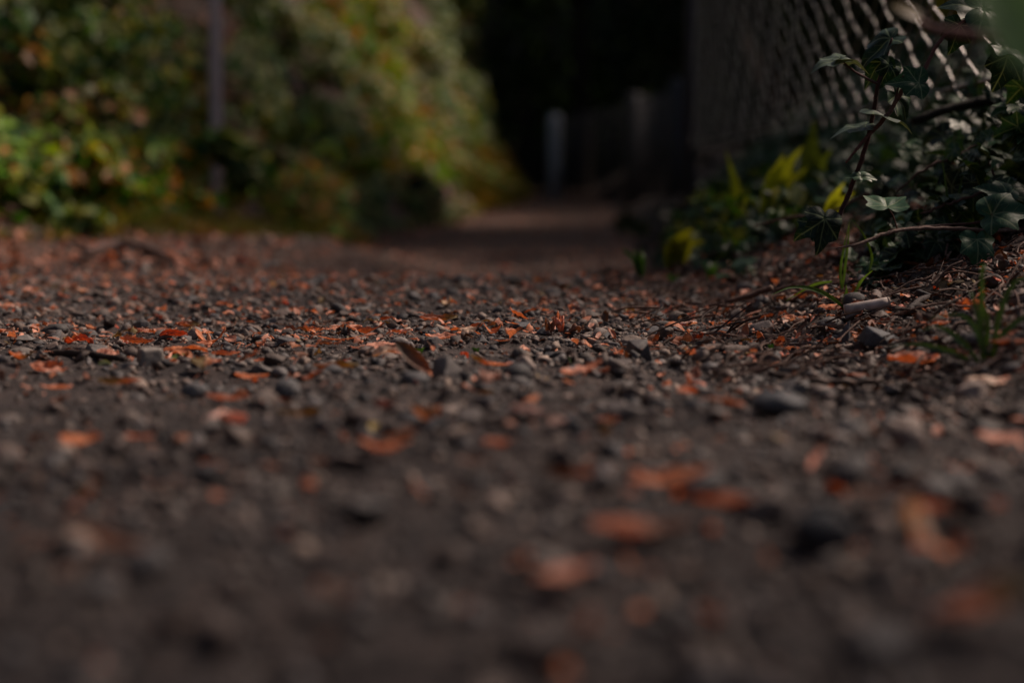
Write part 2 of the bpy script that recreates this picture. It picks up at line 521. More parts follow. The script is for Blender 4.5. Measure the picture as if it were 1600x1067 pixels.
# loose larger stones, each an object
hero_xy = []
def hero_stone(px, py, w, h, colr, label, planes=9, depth=(0.5, 0.8), elong=1.0, yaw=None, rough=0.03, shape=None, tilt=0.0):
    p = onground(px, py)
    sx = w / FPX * p.y / 2; sz = h / FPX * p.y / 2
    r = np.random.default_rng(int(px * 7 + py))
    if shape == 'block':
        v, f = ICO[4]; v = np.sign(v) * np.abs(v) ** 0.28
        v = v / np.abs(v).max() * 0.98
        w_ = fbm(v[:, 0] * 2.2 + v[:, 2], v[:, 1] * 2.2 - v[:, 2], 5, 4)
        v = v * (1 + 0.07 * w_)[:, None]
        v[:, 0] *= 1 - 0.14 * v[:, 2]
    else:
        v, f = hull_stone(13, (1, 1, 1), r, 1)
        if shape == 'peak':
            v[:, :2] *= (1 - 0.55 * np.clip((v[:, 2:3] + 0.3), 0, 1))
        if shape == 'oval':
            v, f = stone_shape(4, 3, (0.8, 0.95), (1, 1, 1), 0.05, r)
    v = v - (v.max(0) + v.min(0)) / 2
    v = v / np.abs(v).max(0)
    v = v * np.array([sx, sx * (0.75 if shape != 'block' else 0.9) * elong, sz * 1.12])
    ya = yaw if yaw is not None else r.uniform(-0.5, 0.5)
    cs, sn = math.cos(tilt), math.sin(tilt)
    v = v @ np.array([[cs, 0, sn], [0, 1, 0], [-sn, 0, cs]])
    o = link_mesh('stone', v, f, M['stone'], np.repeat(np.array([colr]), len(v), 0), smooth=False)
    o.location = (p.x, p.y + sx * 0.5, float(H(p.x, p.y + sx * 0.5)) + sz * 0.78)
    o.rotation_euler = (0, 0, ya)
    tag(o, label, 'stone')
    hero_xy.append((o.location.x, o.location.y, sx))
    return o
G1, G2, G3, G4, G5 = (0.085, 0.083, 0.086), (0.13, 0.118, 0.11), (0.06, 0.064, 0.072), (0.22, 0.18, 0.155), (0.14, 0.105, 0.088)
for a in [
    (232, 571, 44, 35, (0.20, 0.175, 0.155), 'blocky square cornered grey stone standing sharp among orange leaves', dict(shape='block', yaw=0.55, elong=0.8)),
    (282, 551, 36, 14, G1, 'flat dark wedge stone right behind the blocky grey stone', dict(shape='peak')),
    (364, 541, 30, 13, G3, 'dark wedge shaped stone right of the torn orange shred', dict()),
    (320, 532, 22, 14, G3, 'small dark stone behind the torn orange shred', dict(shape='peak')),
    (402, 583, 50, 20, G2, 'grey wedge stone behind two tilted rust leaves left of centre', dict(shape='peak')),
    (302, 618, 46, 26, G1, 'smooth dark stone blurred below the olive topped leaf', dict(shape='oval')),
    (149, 553, 34, 21, G2, 'rough grey stone between the red leaf and the salmon leaf', dict()),
    (82, 525, 48, 22, (0.05, 0.047, 0.045), 'long dark barrel shaped stone lying tilted at far left', dict(shape='oval', tilt=0.25)),
    (32, 537, 40, 12, G2, 'flat grey stone, topmost of the cluster at left edge', dict()),
    (30, 553, 44, 14, (0.14, 0.12, 0.105), 'pale speckled stone in the middle of the left edge cluster', dict(shape='oval')),
    (24, 564, 38, 12, G4, 'low sandy stone at the bottom of the left edge cluster', dict()),
    (65, 565, 26, 18, G2, 'brownish angular stone by the blunt end of dark stick', dict(shape='peak')),
    (452, 547, 38, 13, G1, 'flat grey stone with dark left face left of centre', dict()),
    (492, 557, 30, 9, G1, 'thin dark flat stone lying on bare grit', dict()),
    (447, 622, 46, 36, G1, 'big dark stone blurred in front of the grey wedge stone', dict(shape='oval')),
    (423, 547, 24, 11, G5, 'small brown rounded stone beside flat grey stone', dict(shape='oval')),
    (624, 539, 30, 18, (0.17, 0.15, 0.14), 'pale grey rounded stone at the end of bright salmon flake', dict(shape='oval')),
    (753, 539, 24, 14, (0.11, 0.105, 0.105), 'small grey pyramid stone under the curled pinkish leaf', dict(shape='peak')),
    (785, 543, 20, 10, G2, 'small grey stone right of the grey pyramid stone', dict()),
    (818, 531, 38, 11, G5, 'flat brown topped stone before the dark bluish stone', dict(shape='oval')),
    (848, 523, 26, 13, G3, 'dark bluish angular stone beside the crumpled brown husk', dict(shape='peak')),
    (812, 519, 34, 10, G3, 'low dark blue stone behind the flat brown topped stone', dict()),
    (702, 594, 56, 38, (0.13, 0.115, 0.108), 'large rough pale stone right of the upright dark leaf', dict(rough=0.07)),
    (645, 606, 52, 26, G1, 'smooth dark stone blurred below the upright dark leaf', dict(shape='oval')),
    (989, 539, 42, 23, (0.21, 0.165, 0.135), 'round pebble with a tan top right of the thin twig', dict(shape='oval', rough=0.08)),
    (941, 525, 30, 15, G3, 'dark angular stone behind the twig left of tan pebble', dict(shape='peak')),
    (1021, 521, 38, 16, G1, 'dark faceted stone behind the tan topped pebble', dict()),
    (1040, 516, 34, 14, (0.11, 0.10, 0.09), 'speckled round stone beside the curled bark ring', dict(shape='oval')),
    (1017, 497, 52, 12, (0.075, 0.07, 0.068), 'long smooth oblong stone behind the speckled stone', dict(shape='oval')),
    (1010, 564, 20, 28, G3, 'upright dark shard of stone standing below the orange strip', dict(shape='peak', elong=0.6)),
    (955, 573, 70, 13, (0.085, 0.066, 0.06), 'long flat dark brown stone left of the upright shard', dict()),
    (1300, 521, 44, 24, G2, 'rounded brown grey stone left of the cigarette end', dict(shape='oval')),
    (1190, 521, 40, 23, (0.12, 0.095, 0.09), 'pinkish grey angular stone beside the torn orange leaf', dict()),
    (1338, 504, 40, 21, G1, 'dark angular stone lying right in front of cigarette end', dict()),
    (1317, 549, 30, 42, G3, 'tall dark stone standing on end below the cigarette end', dict(shape='peak', elong=0.7)),
    (1385, 546, 76, 31, G3, 'large dark block of stone right of the tall dark stone', dict(planes=12)),
    (1330, 690, 60, 46, G2, 'upright grey stone blurred below the large dark block', dict(shape='peak')),
    (1220, 660, 90, 36, G3, 'broad dark stone blurred left of the upright grey stone', dict(shape='oval')),
    (1290, 870, 100, 70, (0.03, 0.032, 0.036), 'nearly black stone blurred at lower right', dict(shape='oval')),
    (905, 586, 46, 12, G1, 'small flat dark stone above the salmon triangle leaf', dict()),
    (870, 560, 40, 11, G1, 'thin grey stone slab in the centre of the path', dict()),
    (1105, 548, 36, 13, G1, 'flat bluish grey stone in front of the orange sliver', dict()),
    (1130, 528, 40, 14, G1, 'grey stone behind the orange sliver', dict(shape='oval')),
    (1240, 540, 40, 15, G2, 'grey brown stone right of the orange sliver', dict()),
]:
    hero_stone(a[0], a[1], a[2], a[3], a[4], a[5], **a[6])

proto = []
for k in range(24):
    v, f = hull_stone(int(rng.integers(10, 18)), (1, rng.uniform(.6, 1), rng.uniform(.5, .8)), sub=1) if k % 4 else stone_shape(2, 4, (0.7, 0.95))
    o = link_mesh('gravel_stone', v, f, M['stone'], stone_cols(1).repeat(len(v), 0), smooth=False)
    proto.append(o.data); bpy.data.objects.remove(o)
x, y = field(1500, 0.36, 1.75, 0.38, 0.02)
k = 0
for i in range(len(x)):
    if k >= 250: break
    if any((x[i] - a) ** 2 + (y[i] - b) ** 2 < (s * 1.6 + 0.008) ** 2 for a, b, s in hero_xy): continue
    s = random.uniform(0.0085, 0.0145) if x[i] > 0 else random.uniform(0.0075, 0.012)
    o = bpy.data.objects.new('gravel_stone', proto[k % 24]); col.objects.link(o)
    o.scale = (s, s, s * random.uniform(0.7, 1.2))
    o.rotation_euler = (random.gauss(0, .25), random.gauss(0, .25), random.uniform(0, 6.28))
    o.location = (x[i], y[i], float(H(x[i], y[i])) + s * 0.22)
    tag(o, 'loose grey or brown gravel stone lying on the gritty path', 'stone', 'loose gravel stones scattered over the path')
    hero_xy.append((x[i], y[i], s))
    k += 1

# ------------------------------------------------------------------ dry leaves
def dry_leaf(L, W, bend=0.6, roll=0.8, ragged=0.2, seed=0, nu=22, nv=13, crumple=0.12, stalk=True):
    r = np.random.default_rng(seed)
    u = np.linspace(0, 1, nu); v = np.linspace(-1, 1, nv)
    U, Vv = np.meshgrid(u, v, indexing='ij')
    prof = np.sin(PI * np.clip(U, 0, 1) ** r.uniform(0.7, 1.3)) ** r.uniform(0.45, 0.8)
    prof = prof * (1 + ragged * 1.5 * fbm(U * 7 + seed, np.sign(Vv) * 3, seed, 3)) + 0.02
    X = (U - 0.5) * L + ragged * 0.12 * L * fbm(Vv * 3, U * 0 + seed, seed + 3, 2)
    Yw = Vv * prof * W / 2
    ang = Vv * prof * roll
    rad = (W / 2) / max(abs(roll), 0.05)
    Y = np.sin(np.abs(ang)) * np.sign(Vv) * rad
    Z = (1 - np.cos(ang)) * rad * np.sign(roll)
    b = (U - 0.5) * bend * 2
    Z = Z + L * 0.5 * (b ** 2) * 0.5 * np.sign(bend)
    Z = Z + W * crumple * 2 * fbm(U * 4 + seed * 1.7, Vv * 2.2, seed + 5, 3)
    Z = Z + W * 0.03 * np.abs(np.sin(U * 22)) * np.abs(Vv)
    P = np.stack([X.ravel(), Y.ravel(), Z.ravel()], 1)
    P[:, 2] -= P[:, 2].min()
    F = quads_from_grid(nu, nv)
    if ragged > 0.3:     # torn bits missing
        cu = (np.arange(len(F)) // (nv - 1)) / (nu - 1); cv = (np.arange(len(F)) % (nv - 1)) / (nv - 1)
        keep = fbm(cu * 9 + seed, cv * 7, seed + 8, 2) < 0.42
        F = F[keep]
    # mid rib
    tone = 1 + 0.35 * np.exp(-(Vv.ravel() / 0.12) ** 2) + 0.25 * r.normal(size=P.shape[0]) * 0.3
    return P, F, tone
DC = {'rust': (0.41, 0.135, 0.065), 'red': (0.45, 0.08, 0.03), 'salmon': (0.66, 0.30, 0.20), 'orange': (0.58, 0.20, 0.085),
      'olive': (0.17, 0.11, 0.035), 'brown': (0.16, 0.075, 0.045), 'dark': (0.085, 0.038, 0.02), 'pale': (0.55, 0.38, 0.27), 'green': (0.10, 0.16, 0.03)}
hero_leaf_xy = []
def hero_leaf(px, py, w, h, c, label, bend=0.6, roll=0.8, ragged=0.2, yaw=0.0, pitch=0.0, crumple=0.12, c2=None, asp=None, lift=0.0028, d=None, seed=None):
    p = onground(px, py)
    L = w / FPX * p.y
    W = (asp or 0.5) * L
    sd_ = seed if seed is not None else int(px * 3 + py)
    P, F, tone = dry_leaf(L, W, bend, roll, ragged, sd_, crumple=crumple)
    colr = np.repeat(np.array([DC[c]]), len(P), 0)
    if c2:
        t = (P[:, 0] / L + 0.5)[:, None]
        t = np.clip((t - 0.45) * 4 + 0.3 * fbm(P[:, 0] * 300, P[:, 1] * 300, 3)[:, None], 0, 1)
        colr = colr * (1 - t) + np.array([DC[c2]]) * t
    colr = np.clip(colr * tone[:, None], 0.005, 0.9)
    P = P - [0, 0, 0]
    o = link_mesh('dry_leaf', P, F, M['dry'], colr)
    y = p.y + 0.004
    hz = h / FPX * p.y
    o.rotation_euler = (random.uniform(-0.1, 0.35), -pitch, yaw)
    extra = abs(math.sin(pitch)) * L * 0.5
    o.location = (p.x, y, float(H(p.x, y)) + lift + extra)
    tag(o, label, 'leaf')
    hero_leaf_xy.append((p.x, y, L / 2))
    return o
for a in [
    (121, 546, 46, 13, 'red', 'red orange folded leaf left of the rough grey stone', dict(roll=1.6, asp=.55, bend=.3, crumple=.2)),
    (166, 566, 36, 18, 'salmon', 'broad salmon leaf above the end of the dark stick', dict(roll=.4, asp=.8, bend=.5)),
    (31, 575, 40, 14, 'orange', 'yellow orange leaf hooked over at the left edge', dict(bend=1.1, roll=1.2, c2='olive')),
    (72, 580, 52, 16, 'rust', 'large rust leaf cupped upward beside the left edge', dict(bend=1.0, roll=1.0, asp=.6)),
    (82, 594, 44, 12, 'salmon', 'blurred salmon leaf just below the cupped rust leaf', dict(roll=.3)),
    (212, 543, 54, 12, 'rust', 'long rolled rust leaf behind the blocky grey stone', dict(roll=2.0, bend=.7, asp=.4, pitch=-.08)),
    (270, 543, 44, 10, 'red', 'red rolled leaf with dark hollow above dark wedge stone', dict(roll=2.2, bend=.2, asp=.45)),
    (328, 543, 48, 18, 'orange', 'torn orange shred bent into a shallow V', dict(bend=1.4, roll=.6, ragged=.6, asp=.4)),
    (288, 562, 70, 12, 'orange', 'long wavy orange leaf touching the blocky grey stone', dict(bend=-.5, roll=.7, asp=.28, crumple=.2)),
    (352, 565, 46, 9, 'rust', 'dark edged rust leaf lying low left of centre', dict(roll=1.7, asp=.35, c2='salmon')),
    (320, 587, 50, 20, 'olive', 'broad leaf with olive top and rust tip', dict(roll=-1.0, asp=.75, bend=-.4, c2='rust')),
    (387, 578, 36, 17, 'brown', 'brown leaf leaning up against the grey wedge stone', dict(pitch=.5, roll=1.0, c2='rust')),
    (392, 592, 56, 10, 'orange', 'flat orange leaf lying before the leaning brown leaf', dict(roll=.5, asp=.35)),
    (292, 516, 38, 10, 'rust', 'small rust leaf with yellow edge behind the torn shred', dict(roll=1.2, c2='olive')),
    (237, 523, 46, 8, 'salmon', 'thin salmon leaf flat on the far side of rolled rust leaf', dict(roll=.5, asp=.35)),
    (488, 521, 36, 9, 'orange', 'orange leaf with dark hollow under it left of wavy rust strip', dict(roll=1.9, c2='salmon')),
    (570, 527, 60, 13, 'rust', 'wavy rust strip with one end raised', dict(bend=1.0, roll=1.3, asp=.3)),
    (618, 526, 32, 12, 'rust', 'small arched rust leaf behind the pale rounded stone', dict(bend=-.8, roll=1.3)),
    (598, 546, 56, 14, 'salmon', 'bright salmon flake lying flat beside pale rounded stone', dict(roll=.15, asp=.55, bend=.1, crumple=.06)),
    (530, 541, 70, 7, 'orange', 'narrow orange strip flat on the grit left of the salmon flake', dict(roll=.6, asp=.14)),
    (608, 571, 54, 17, 'pale', 'pale topped leaf arched over just left of the upright leaf', dict(bend=-.7, roll=1.0, c2='rust')),
    (523, 583, 72, 18, 'brown', 'brown and olive leaf blurred left of centre', dict(bend=.5, roll=1.0, c2='olive', asp=.45)),
    (748, 583, 36, 15, 'olive', 'olive leaf tilted on end right of large rough stone', dict(pitch=-.5, roll=1.4, c2='rust')),
    (780, 581, 46, 8, 'salmon', 'flat salmon leaf touching the tilted olive leaf', dict(roll=.4, asp=.4)),
    (686, 507, 60, 11, 'rust', 'rust leaf with a rolled dark end beyond the centre', dict(roll=1.4, asp=.35, c2='olive')),
    (738, 524, 40, 17, 'rust', 'long folded rust leaf behind the pinkish oval leaf', dict(pitch=.35, roll=1.8, asp=.4)),
    (737, 533, 40, 16, 'pale', 'pinkish brown oval leaf cupped beside the pyramid stone', dict(pitch=.25, roll=-.8, asp=.75, c2='dark')),
    (770, 531, 28, 15, 'orange', 'orange leaf curled into a ring right of the oval leaf', dict(bend=1.6, roll=1.0)),
    (808, 513, 34, 17, 'orange', 'orange leaf standing up in a peak in front of twigs', dict(pitch=-.55, roll=1.2)),
    (692, 534, 56, 9, 'salmon', 'flat salmon leaf with rust edge left of the oval leaf', dict(roll=.5, asp=.5, c2='rust')),
    (784, 545, 26, 5, 'orange', 'thin bright orange scrap below the small grey stones', dict(roll=1.0, asp=.2, ragged=.4)),
    (866, 526, 30, 18, 'brown', 'crumpled brown husk left of the thin twig', dict(roll=1.6, crumple=.5, ragged=.5, asp=.9, c2='salmon')),
    (1052, 530, 48, 17, 'orange', 'bright orange leaf folded into a ridge right of tan pebble', dict(bend=-1.4, roll=-.5, asp=.45, crumple=.05, c2='rust')),
    (1016, 542, 32, 20, 'rust', 'rust strip leaning up against the bright orange leaf', dict(pitch=.55, roll=.7, asp=.3)),
    (912, 549, 28, 16, 'brown', 'brown curled leaf like a shell left of the tan pebble', dict(bend=-1.2, roll=-1.2, asp=.8, c2='orange')),
    (912, 608, 66, 27, 'salmon', 'salmon triangle leaf tilted and blurred right of centre', dict(pitch=.3, roll=.4, asp=.6, c2='rust')),
    (1139, 503, 26, 20, 'brown', 'brown seed husk standing behind the gravel', dict(pitch=.8, roll=1.8, asp=.5, c2='orange')),
    (1242, 510, 38, 9, 'orange', 'torn orange leaf fork at one end right of pinkish stone', dict(ragged=.5, roll=.6, asp=.45)),
    (1168, 539, 36, 8, 'orange', 'orange sliver with a raised right tip', dict(bend=.8, roll=.7, asp=.22)),
    (1165, 519, 26, 14, 'pale', 'thin tan strip leaning by the pinkish grey stone', dict(pitch=.6, roll=.7, asp=.18)),
    (1240, 478, 54, 13, 'brown', 'brown leaf under the arching blade of grass', dict(bend=-.6, roll=1.2, c2='rust')),
    (1307, 498, 56, 15, 'orange', 'plump orange leaf rolled beside the cigarette end', dict(bend=-.5, roll=-1.3, asp=.45, c2='rust')),
    (1318, 476, 34, 16, 'brown', 'brown leaf sheltering under grass above cigarette end', dict(pitch=.4, roll=.8, asp=.5)),
    (1512, 482, 36, 20, 'orange', 'ruffled orange leaf crumpled on the dark litter', dict(crumple=.4, roll=1.4, ragged=.4, c2='rust', asp=.7)),
    (1580, 409, 36, 10, 'rust', 'pointed rust leaf below the large ivy leaf', dict(pitch=.15, roll=.7, asp=.35)),
    (1400, 434, 26, 14, 'salmon', 'pale pink curled leaf under the bare branch', dict(roll=1.6, crumple=.3, asp=.6)),
    (1460, 515, 54, 17, 'rust', 'rust leaf lying left of the blurred grass tuft', dict(bend=.6, roll=1.0, asp=.4)),
    (1430, 574, 82, 30, 'rust', 'broad rust leaf blurred in front of the grass tuft', dict(roll=.8, asp=.5, c2='salmon')),
    (1556, 606, 90, 26, 'pale', 'broad arched tan leaf blurred at the right edge', dict(bend=-.5, roll=-1.0, asp=.5, c2='rust')),
    (1580, 550, 60, 22, 'rust', 'rust leaf blurred at right edge beside the grass tuft', dict(roll=.8)),
    (1575, 520, 50, 16, 'rust', 'narrow rust leaf behind the leaf at the right edge', dict(roll=.8, asp=.3)),
    (122, 700, 66, 22, 'orange', 'bright orange leaf blurred flat at left', dict(roll=.3, asp=.55)),
    (215, 702, 46, 20, 'rust', 'rust leaf scrap blurred right of bright orange leaf', dict(roll=.8)),
    (600, 718, 84, 24, 'orange', 'orange leaf blurred with raised right end', dict(bend=.8, roll=.5, asp=.4)),
    (510, 726, 66, 24, 'brown', 'brown leaf blurred left of the orange leaf', dict(roll=.8, c2='rust')),
    (784, 706, 60, 22, 'rust', 'rust leaf blurred at the middle of the path', dict(roll=.8)),
    (1050, 782, 130, 44, 'orange', 'long orange leaf blurred with raised right end', dict(bend=.6, pitch=.12, roll=.8, asp=.32)),
    (1140, 803, 120, 38, 'rust', 'rust leaf blurred below the long orange leaf', dict(roll=.8, asp=.4)),
    (1000, 858, 165, 46, 'rust', 'wide rust leaf blurred at lower right of centre', dict(roll=.6, asp=.4, c2='brown')),
    (885, 935, 100, 60, 'salmon', 'pink orange leaf blurred large near the bottom', dict(roll=.6, asp=.6, pitch=.2)),
    (1390, 792, 130, 40, 'brown', 'long brown leaf blurred above the green topped leaf', dict(roll=1.0, asp=.25, pitch=.1)),
    (1505, 822, 140, 40, 'rust', 'rust curled leaf blurred near the right edge', dict(roll=1.4, asp=.3, c2='salmon')),
    (1430, 900, 110, 110, 'pale', 'leaf blurred with a pale green top and orange underside', dict(pitch=-.9, roll=-.8, asp=.9, c2='orange')),
    (1545, 1010, 190, 90, 'rust', 'large rust leaf blurred in the bottom right corner', dict(pitch=.3, roll=.8, asp=.5, c2='olive')),
    (900, 770, 110, 40, 'dark', 'dark brown curled leaf blurred right of centre', dict(roll=1.6, asp=.3, c2='rust')),
    (160, 890, 140, 80, 'brown', 'brown folded leaf blurred at lower left', dict(pitch=-.3, roll=.9, asp=.35)),
    (1567, 710, 80, 30, 'salmon', 'salmon leaf blurred at the right edge', dict(roll=.6, asp=.4)),
    (735, 745, 46, 20, 'brown', 'small orange brown scrap blurred beside the centre', dict(roll=.6)),
    (355, 636, 70, 14, 'rust', 'rust leaf blurred flat below the orange leaf', dict(roll=.8, asp=.3)),
    (465, 662, 76, 14, 'olive', 'olive brown rolled leaf blurred left of centre', dict(roll=1.6, asp=.25)),
    (490, 607, 36, 20, 'rust', 'rust leaf standing blurred behind the big dark stone', dict(pitch=.5, roll=.9)),
    (185, 612, 70, 14, 'olive', 'yellow brown rolled leaf blurred near the left edge', dict(roll=1.6, asp=.3, c2='rust')),
    (85, 614, 50, 12, 'salmon', 'salmon leaf blurred by left edge below the cupped leaf', dict(roll=.5)),
]:
    hero_leaf(a[0], a[1], a[2], a[3], DC and a[4], a[5], **a[6])

# the big dark leaf that stands up from the path
def standing_leaf():
    p = onground(664, 588)
    L = 0.031; P, F, tone = dry_leaf(L, 0.0100, 0.25, 0.7, 0.05, 4, crumple=0.03)
    P[:, 0] += L / 2
    t = (P[:, 0] / L)[:, None]
    c = np.array([[0.36, 0.10, 0.04]]) * (1 - t) ** 2 + np.array([[0.075, 0.045, 0.022]]) * (1 - (1 - t) ** 2)
    o = link_mesh('dry_leaf', P, F, M['dry'], c * tone[:, None])
    ax = Vector((-0.68, -0.05, 0.60)).normalized(); n = Vector((0.25, -0.85, 0.35)); yv = n.cross(ax).normalized(); n = ax.cross(yv)
    o.matrix_world = Matrix.Translation(p + Vector((0.005, 0, 0.0015))) @ Matrix((ax, yv, n)).transposed().to_4x4()
    tag(o, 'dark brown leaf standing up at a slant before the centre', 'leaf')
standing_leaf()

lproto = []
for k in range(26):
    L = 1.0
    W = random.choice([0.25, 0.35, 0.5, 0.65])
    P, F, tone = dry_leaf(L, W, random.uniform(-.9, 1.0), random.choice([-1, 1, 1]) * random.uniform(.4, 1.7), random.choice([.15, .3, .5]), 100 + k, 14, 9, crumple=random.uniform(.08, .3))
    c = np.clip(np.repeat(np.array([DC[random.choice(['rust', 'rust', 'orange', 'salmon', 'brown', 'red'])]]), len(P), 0) * tone[:, None], 0.01, 0.9)
    o = link_mesh('leaf_scrap', P, F, M['dryr'], c)
    lproto.append(o.data); bpy.data.objects.remove(o)
x, y = field(2500, 0.52, 2.3, 0.40, 0.02)
k = 0
for i in range(len(x)):
    if k >= 215: break
    if y[i] > 1.85 and abs(x[i]) < 0.5 and random.random() < 0.5: continue
    if any((x[i] - a) ** 2 + (y[i] - b) ** 2 < (s * 0.9) ** 2 for a, b, s in hero_leaf_xy): continue
    s = random.uniform(0.007, 0.019)
    o = bpy.data.objects.new('leaf_scrap', lproto[k % 26]); col.objects.link(o)
    o.scale = (s, s, s)
    o.rotation_euler = (random.gauss(0, .3), random.gauss(0, .22), random.uniform(0, 6.28))
    o.location = (x[i], y[i], float(H(x[i], y[i])) + 0.003)
    tag(o, 'small curled scrap of dead leaf lying on the gravel', 'leaf', 'scraps of dead leaf scattered over the path')
    k += 1
P1 = gravel_patch(80000, 0.28, 2.0, 0.0010, 0.0030, v_small)
P2 = gravel_patch(20000, 0.28, 2.1, 0.0030, 0.0065, v_small)
o = scatter('gravel', v_small, np.concatenate([P1[0], P2[0]]), np.concatenate([P1[1], P2[1]]),
            np.concatenate([P1[2], P2[2]]), stone_cols(len(P1[0]) + len(P2[0])), M['stone'], smooth=False)
tag(o, 'fine dark grey grit and gravel covering the path', 'gravel', kind='stuff')
P4 = gravel_patch(5400, 0.3, 2.0, 0.0045, 0.0115, v_mid)
P3 = gravel_patch(12000, 2.0, 6.0, 0.004, 0.018, v_small)
o = scatter('pebbles', v_mid, P4[0], P4[1], P4[2], stone_cols(len(P4[0])), M['stone'], smooth=False)
tag(o, 'medium sized grey pebbles strewn over the path', 'pebbles', kind='stuff')
o = scatter('pebbles', v_small, P3[0], P3[1], P3[2], stone_cols(len(P3[0])), M['stone'], smooth=False)
tag(o, 'distant blurred pebbles where the path dips away', 'pebbles', kind='stuff')

def leafmini(seed, asp=0.45):
    P, F, tone = dry_leaf(1.0, asp, random.uniform(-.8, .9), random.uniform(-1.4, 1.4), .3, seed, 6, 4, crumple=.25)
    return (P, F, None, np.repeat(tone[:, None], 3, 1))
mini = [leafmini(300 + k, random.choice([.12, .3, .5, .6])) for k in range(14)]
dcols = np.array([DC[k] for k in ('rust', 'orange', 'salmon', 'brown', 'red', 'dark', 'olive')])
def dcol(n, p): return dcols[rng.choice(len(dcols), n, p=p)] * rng.uniform(.6, 1.2, (n, 1))
x, y = field(11000, 0.35, 2.6)
m = len(x); s = 0.0018 + .009 * rng.random(m) ** 2.2
o = scatter('leaf_crumbs', mini, np.stack([x, y, H(x, y) + 0.0025], 1), frames(np.stack([rng.normal(0, .5, m), rng.normal(0, .5, m), np.ones(m)], 1), rng.uniform(0, 6.28, m)),
            s, dcol(m, [.2, .14, .17, .27, .04, .12, .06]), M['dry'])
tag(o, 'tiny orange crumbs of dead leaf among the grit', 'leaf litter', kind='stuff')
x, y = field(8000, 0.95, 2.4)
m = len(x)
o = scatter('leaf_flakes', mini, np.stack([x, y, H(x, y) + 0.004], 1), frames(np.stack([rng.normal(0, .3, m), rng.normal(-.1, .3, m), np.ones(m)], 1), rng.uniform(0, 6.28, m)),
            0.004 + .011 * rng.random(m) ** 1.6, dcol(m, [.17, .13, .28, .25, .02, .10, .05]), M['dry'])
tag(o, 'rust and brown leaf flakes thick on the middle of the path', 'leaf litter', kind='stuff')
# leaves far down the path and at the foot of the bank
n = 13000
y = np.sqrt(2.0 ** 2 + (12.0 ** 2 - 4) * rng.random(n) ** 1.3); x = rng.uniform(-1, 1, n) * 0.42 * y
ok = (x > bank_x(y) - 0.35) & (x < verge_x(y) + 0.1) & (rng.random(n) < np.where(x < bank_x(y) + 0.5, 1, .7)); x, y = x[ok], y[ok]; m = len(x)
o = scatter('leaf_litter', mini, np.stack([x, y, H(x, y) + 0.006], 1), frames(np.stack([rng.normal(0, .5, m), rng.normal(0, .5, m), np.ones(m)], 1), rng.uniform(0, 6.28, m)),
            rng.uniform(0.008, 0.032, m), dcol(m, [.17, .05, .25, .33, .02, .13, .05]) * .8, M['dry'])
tag(o, 'brown and pink leaf litter along the foot of the bank', 'leaf litter', kind='stuff')

# ------------------------------------------------------------------ tubes: twigs, stems, wires
def tube(pts, rad, sides=7, jitter=0.0, seed=0):
    pts = [Vector(p) for p in pts]
    r = random.Random(seed)
    if not hasattr(rad, '__len__'): rad = [rad] * len(pts)
    V, F = [], []
    n0 = None
    for i, p in enumerate(pts):
        t = (pts[min(i + 1, len(pts) - 1)] - pts[max(i - 1, 0)]).normalized()
        if n0 is None: n0 = t.orthogonal().normalized()
        n0 = (n0 - t * n0.dot(t)).normalized()
        b = t.cross(n0)
        for k in range(sides):
            a = 2 * PI * k / sides
            q = rad[i] * (1 + jitter * r.uniform(-1, 1))
            V.append(p + (n0 * math.cos(a) + b * math.sin(a)) * q)
    for i in range(len(pts) - 1):
        for k in range(sides):
            k2 = (k + 1) % sides
            F.append((i * sides + k, i * sides + k2, (i + 1) * sides + k2, (i + 1) * sides + k))
    nb = len(V); V.append(pts[0]); V.append(pts[-1])
    for k in range(sides):
        k2 = (k + 1) % sides
        F.append((nb, k2, k)); F.append((nb + 1, (len(pts) - 1) * sides + k, (len(pts) - 1) * sides + k2))
    return [tuple(v) for v in V], F
def smooth_path(pts, n=8, wob=0.0, seed=0):
    pts = [Vector(p) for p in pts]; out = []
    r = random.Random(seed)
    P = [pts[0] * 2 - pts[1]] + pts + [pts[-1] * 2 - pts[-2]]
    for i in range(1, len(P) - 2):
        for k in range(n):
            t = k / n
            a, b, c, d = P[i - 1], P[i], P[i + 1], P[i + 2]
            q = 0.5 * ((2 * b) + (c - a) * t + (2 * a - 5 * b + 4 * c - d) * t * t + (3 * b - a - 3 * c + d) * t ** 3)
            out.append(q + Vector((r.uniform(-1, 1), r.uniform(-1, 1), r.uniform(-1, 1))) * wob)
    out.append(pts[-1]); return out
def add_tube(name, pts, rad, mat, colr, parent=None, jitter=0.1, wob=0.0, n=7, sides=7, seed=1):
    sp = smooth_path(pts, n, wob, seed)
    if hasattr(rad, '__len__'):
        rr = np.interp(np.linspace(0, 1, len(sp)), np.linspace(0, 1, len(rad)), rad)
    else: rr = [rad] * len(sp)
    V, F = tube(sp, rr, sides, jitter, seed)
    if parent is not None and parent.type == 'EMPTY':
        V = [(v[0] - parent.location.x, v[1] - parent.location.y, v[2] - parent.location.z) for v in V]
    return link_mesh(name, V, F, mat, np.repeat(np.array([colr]), len(V), 0), parent)

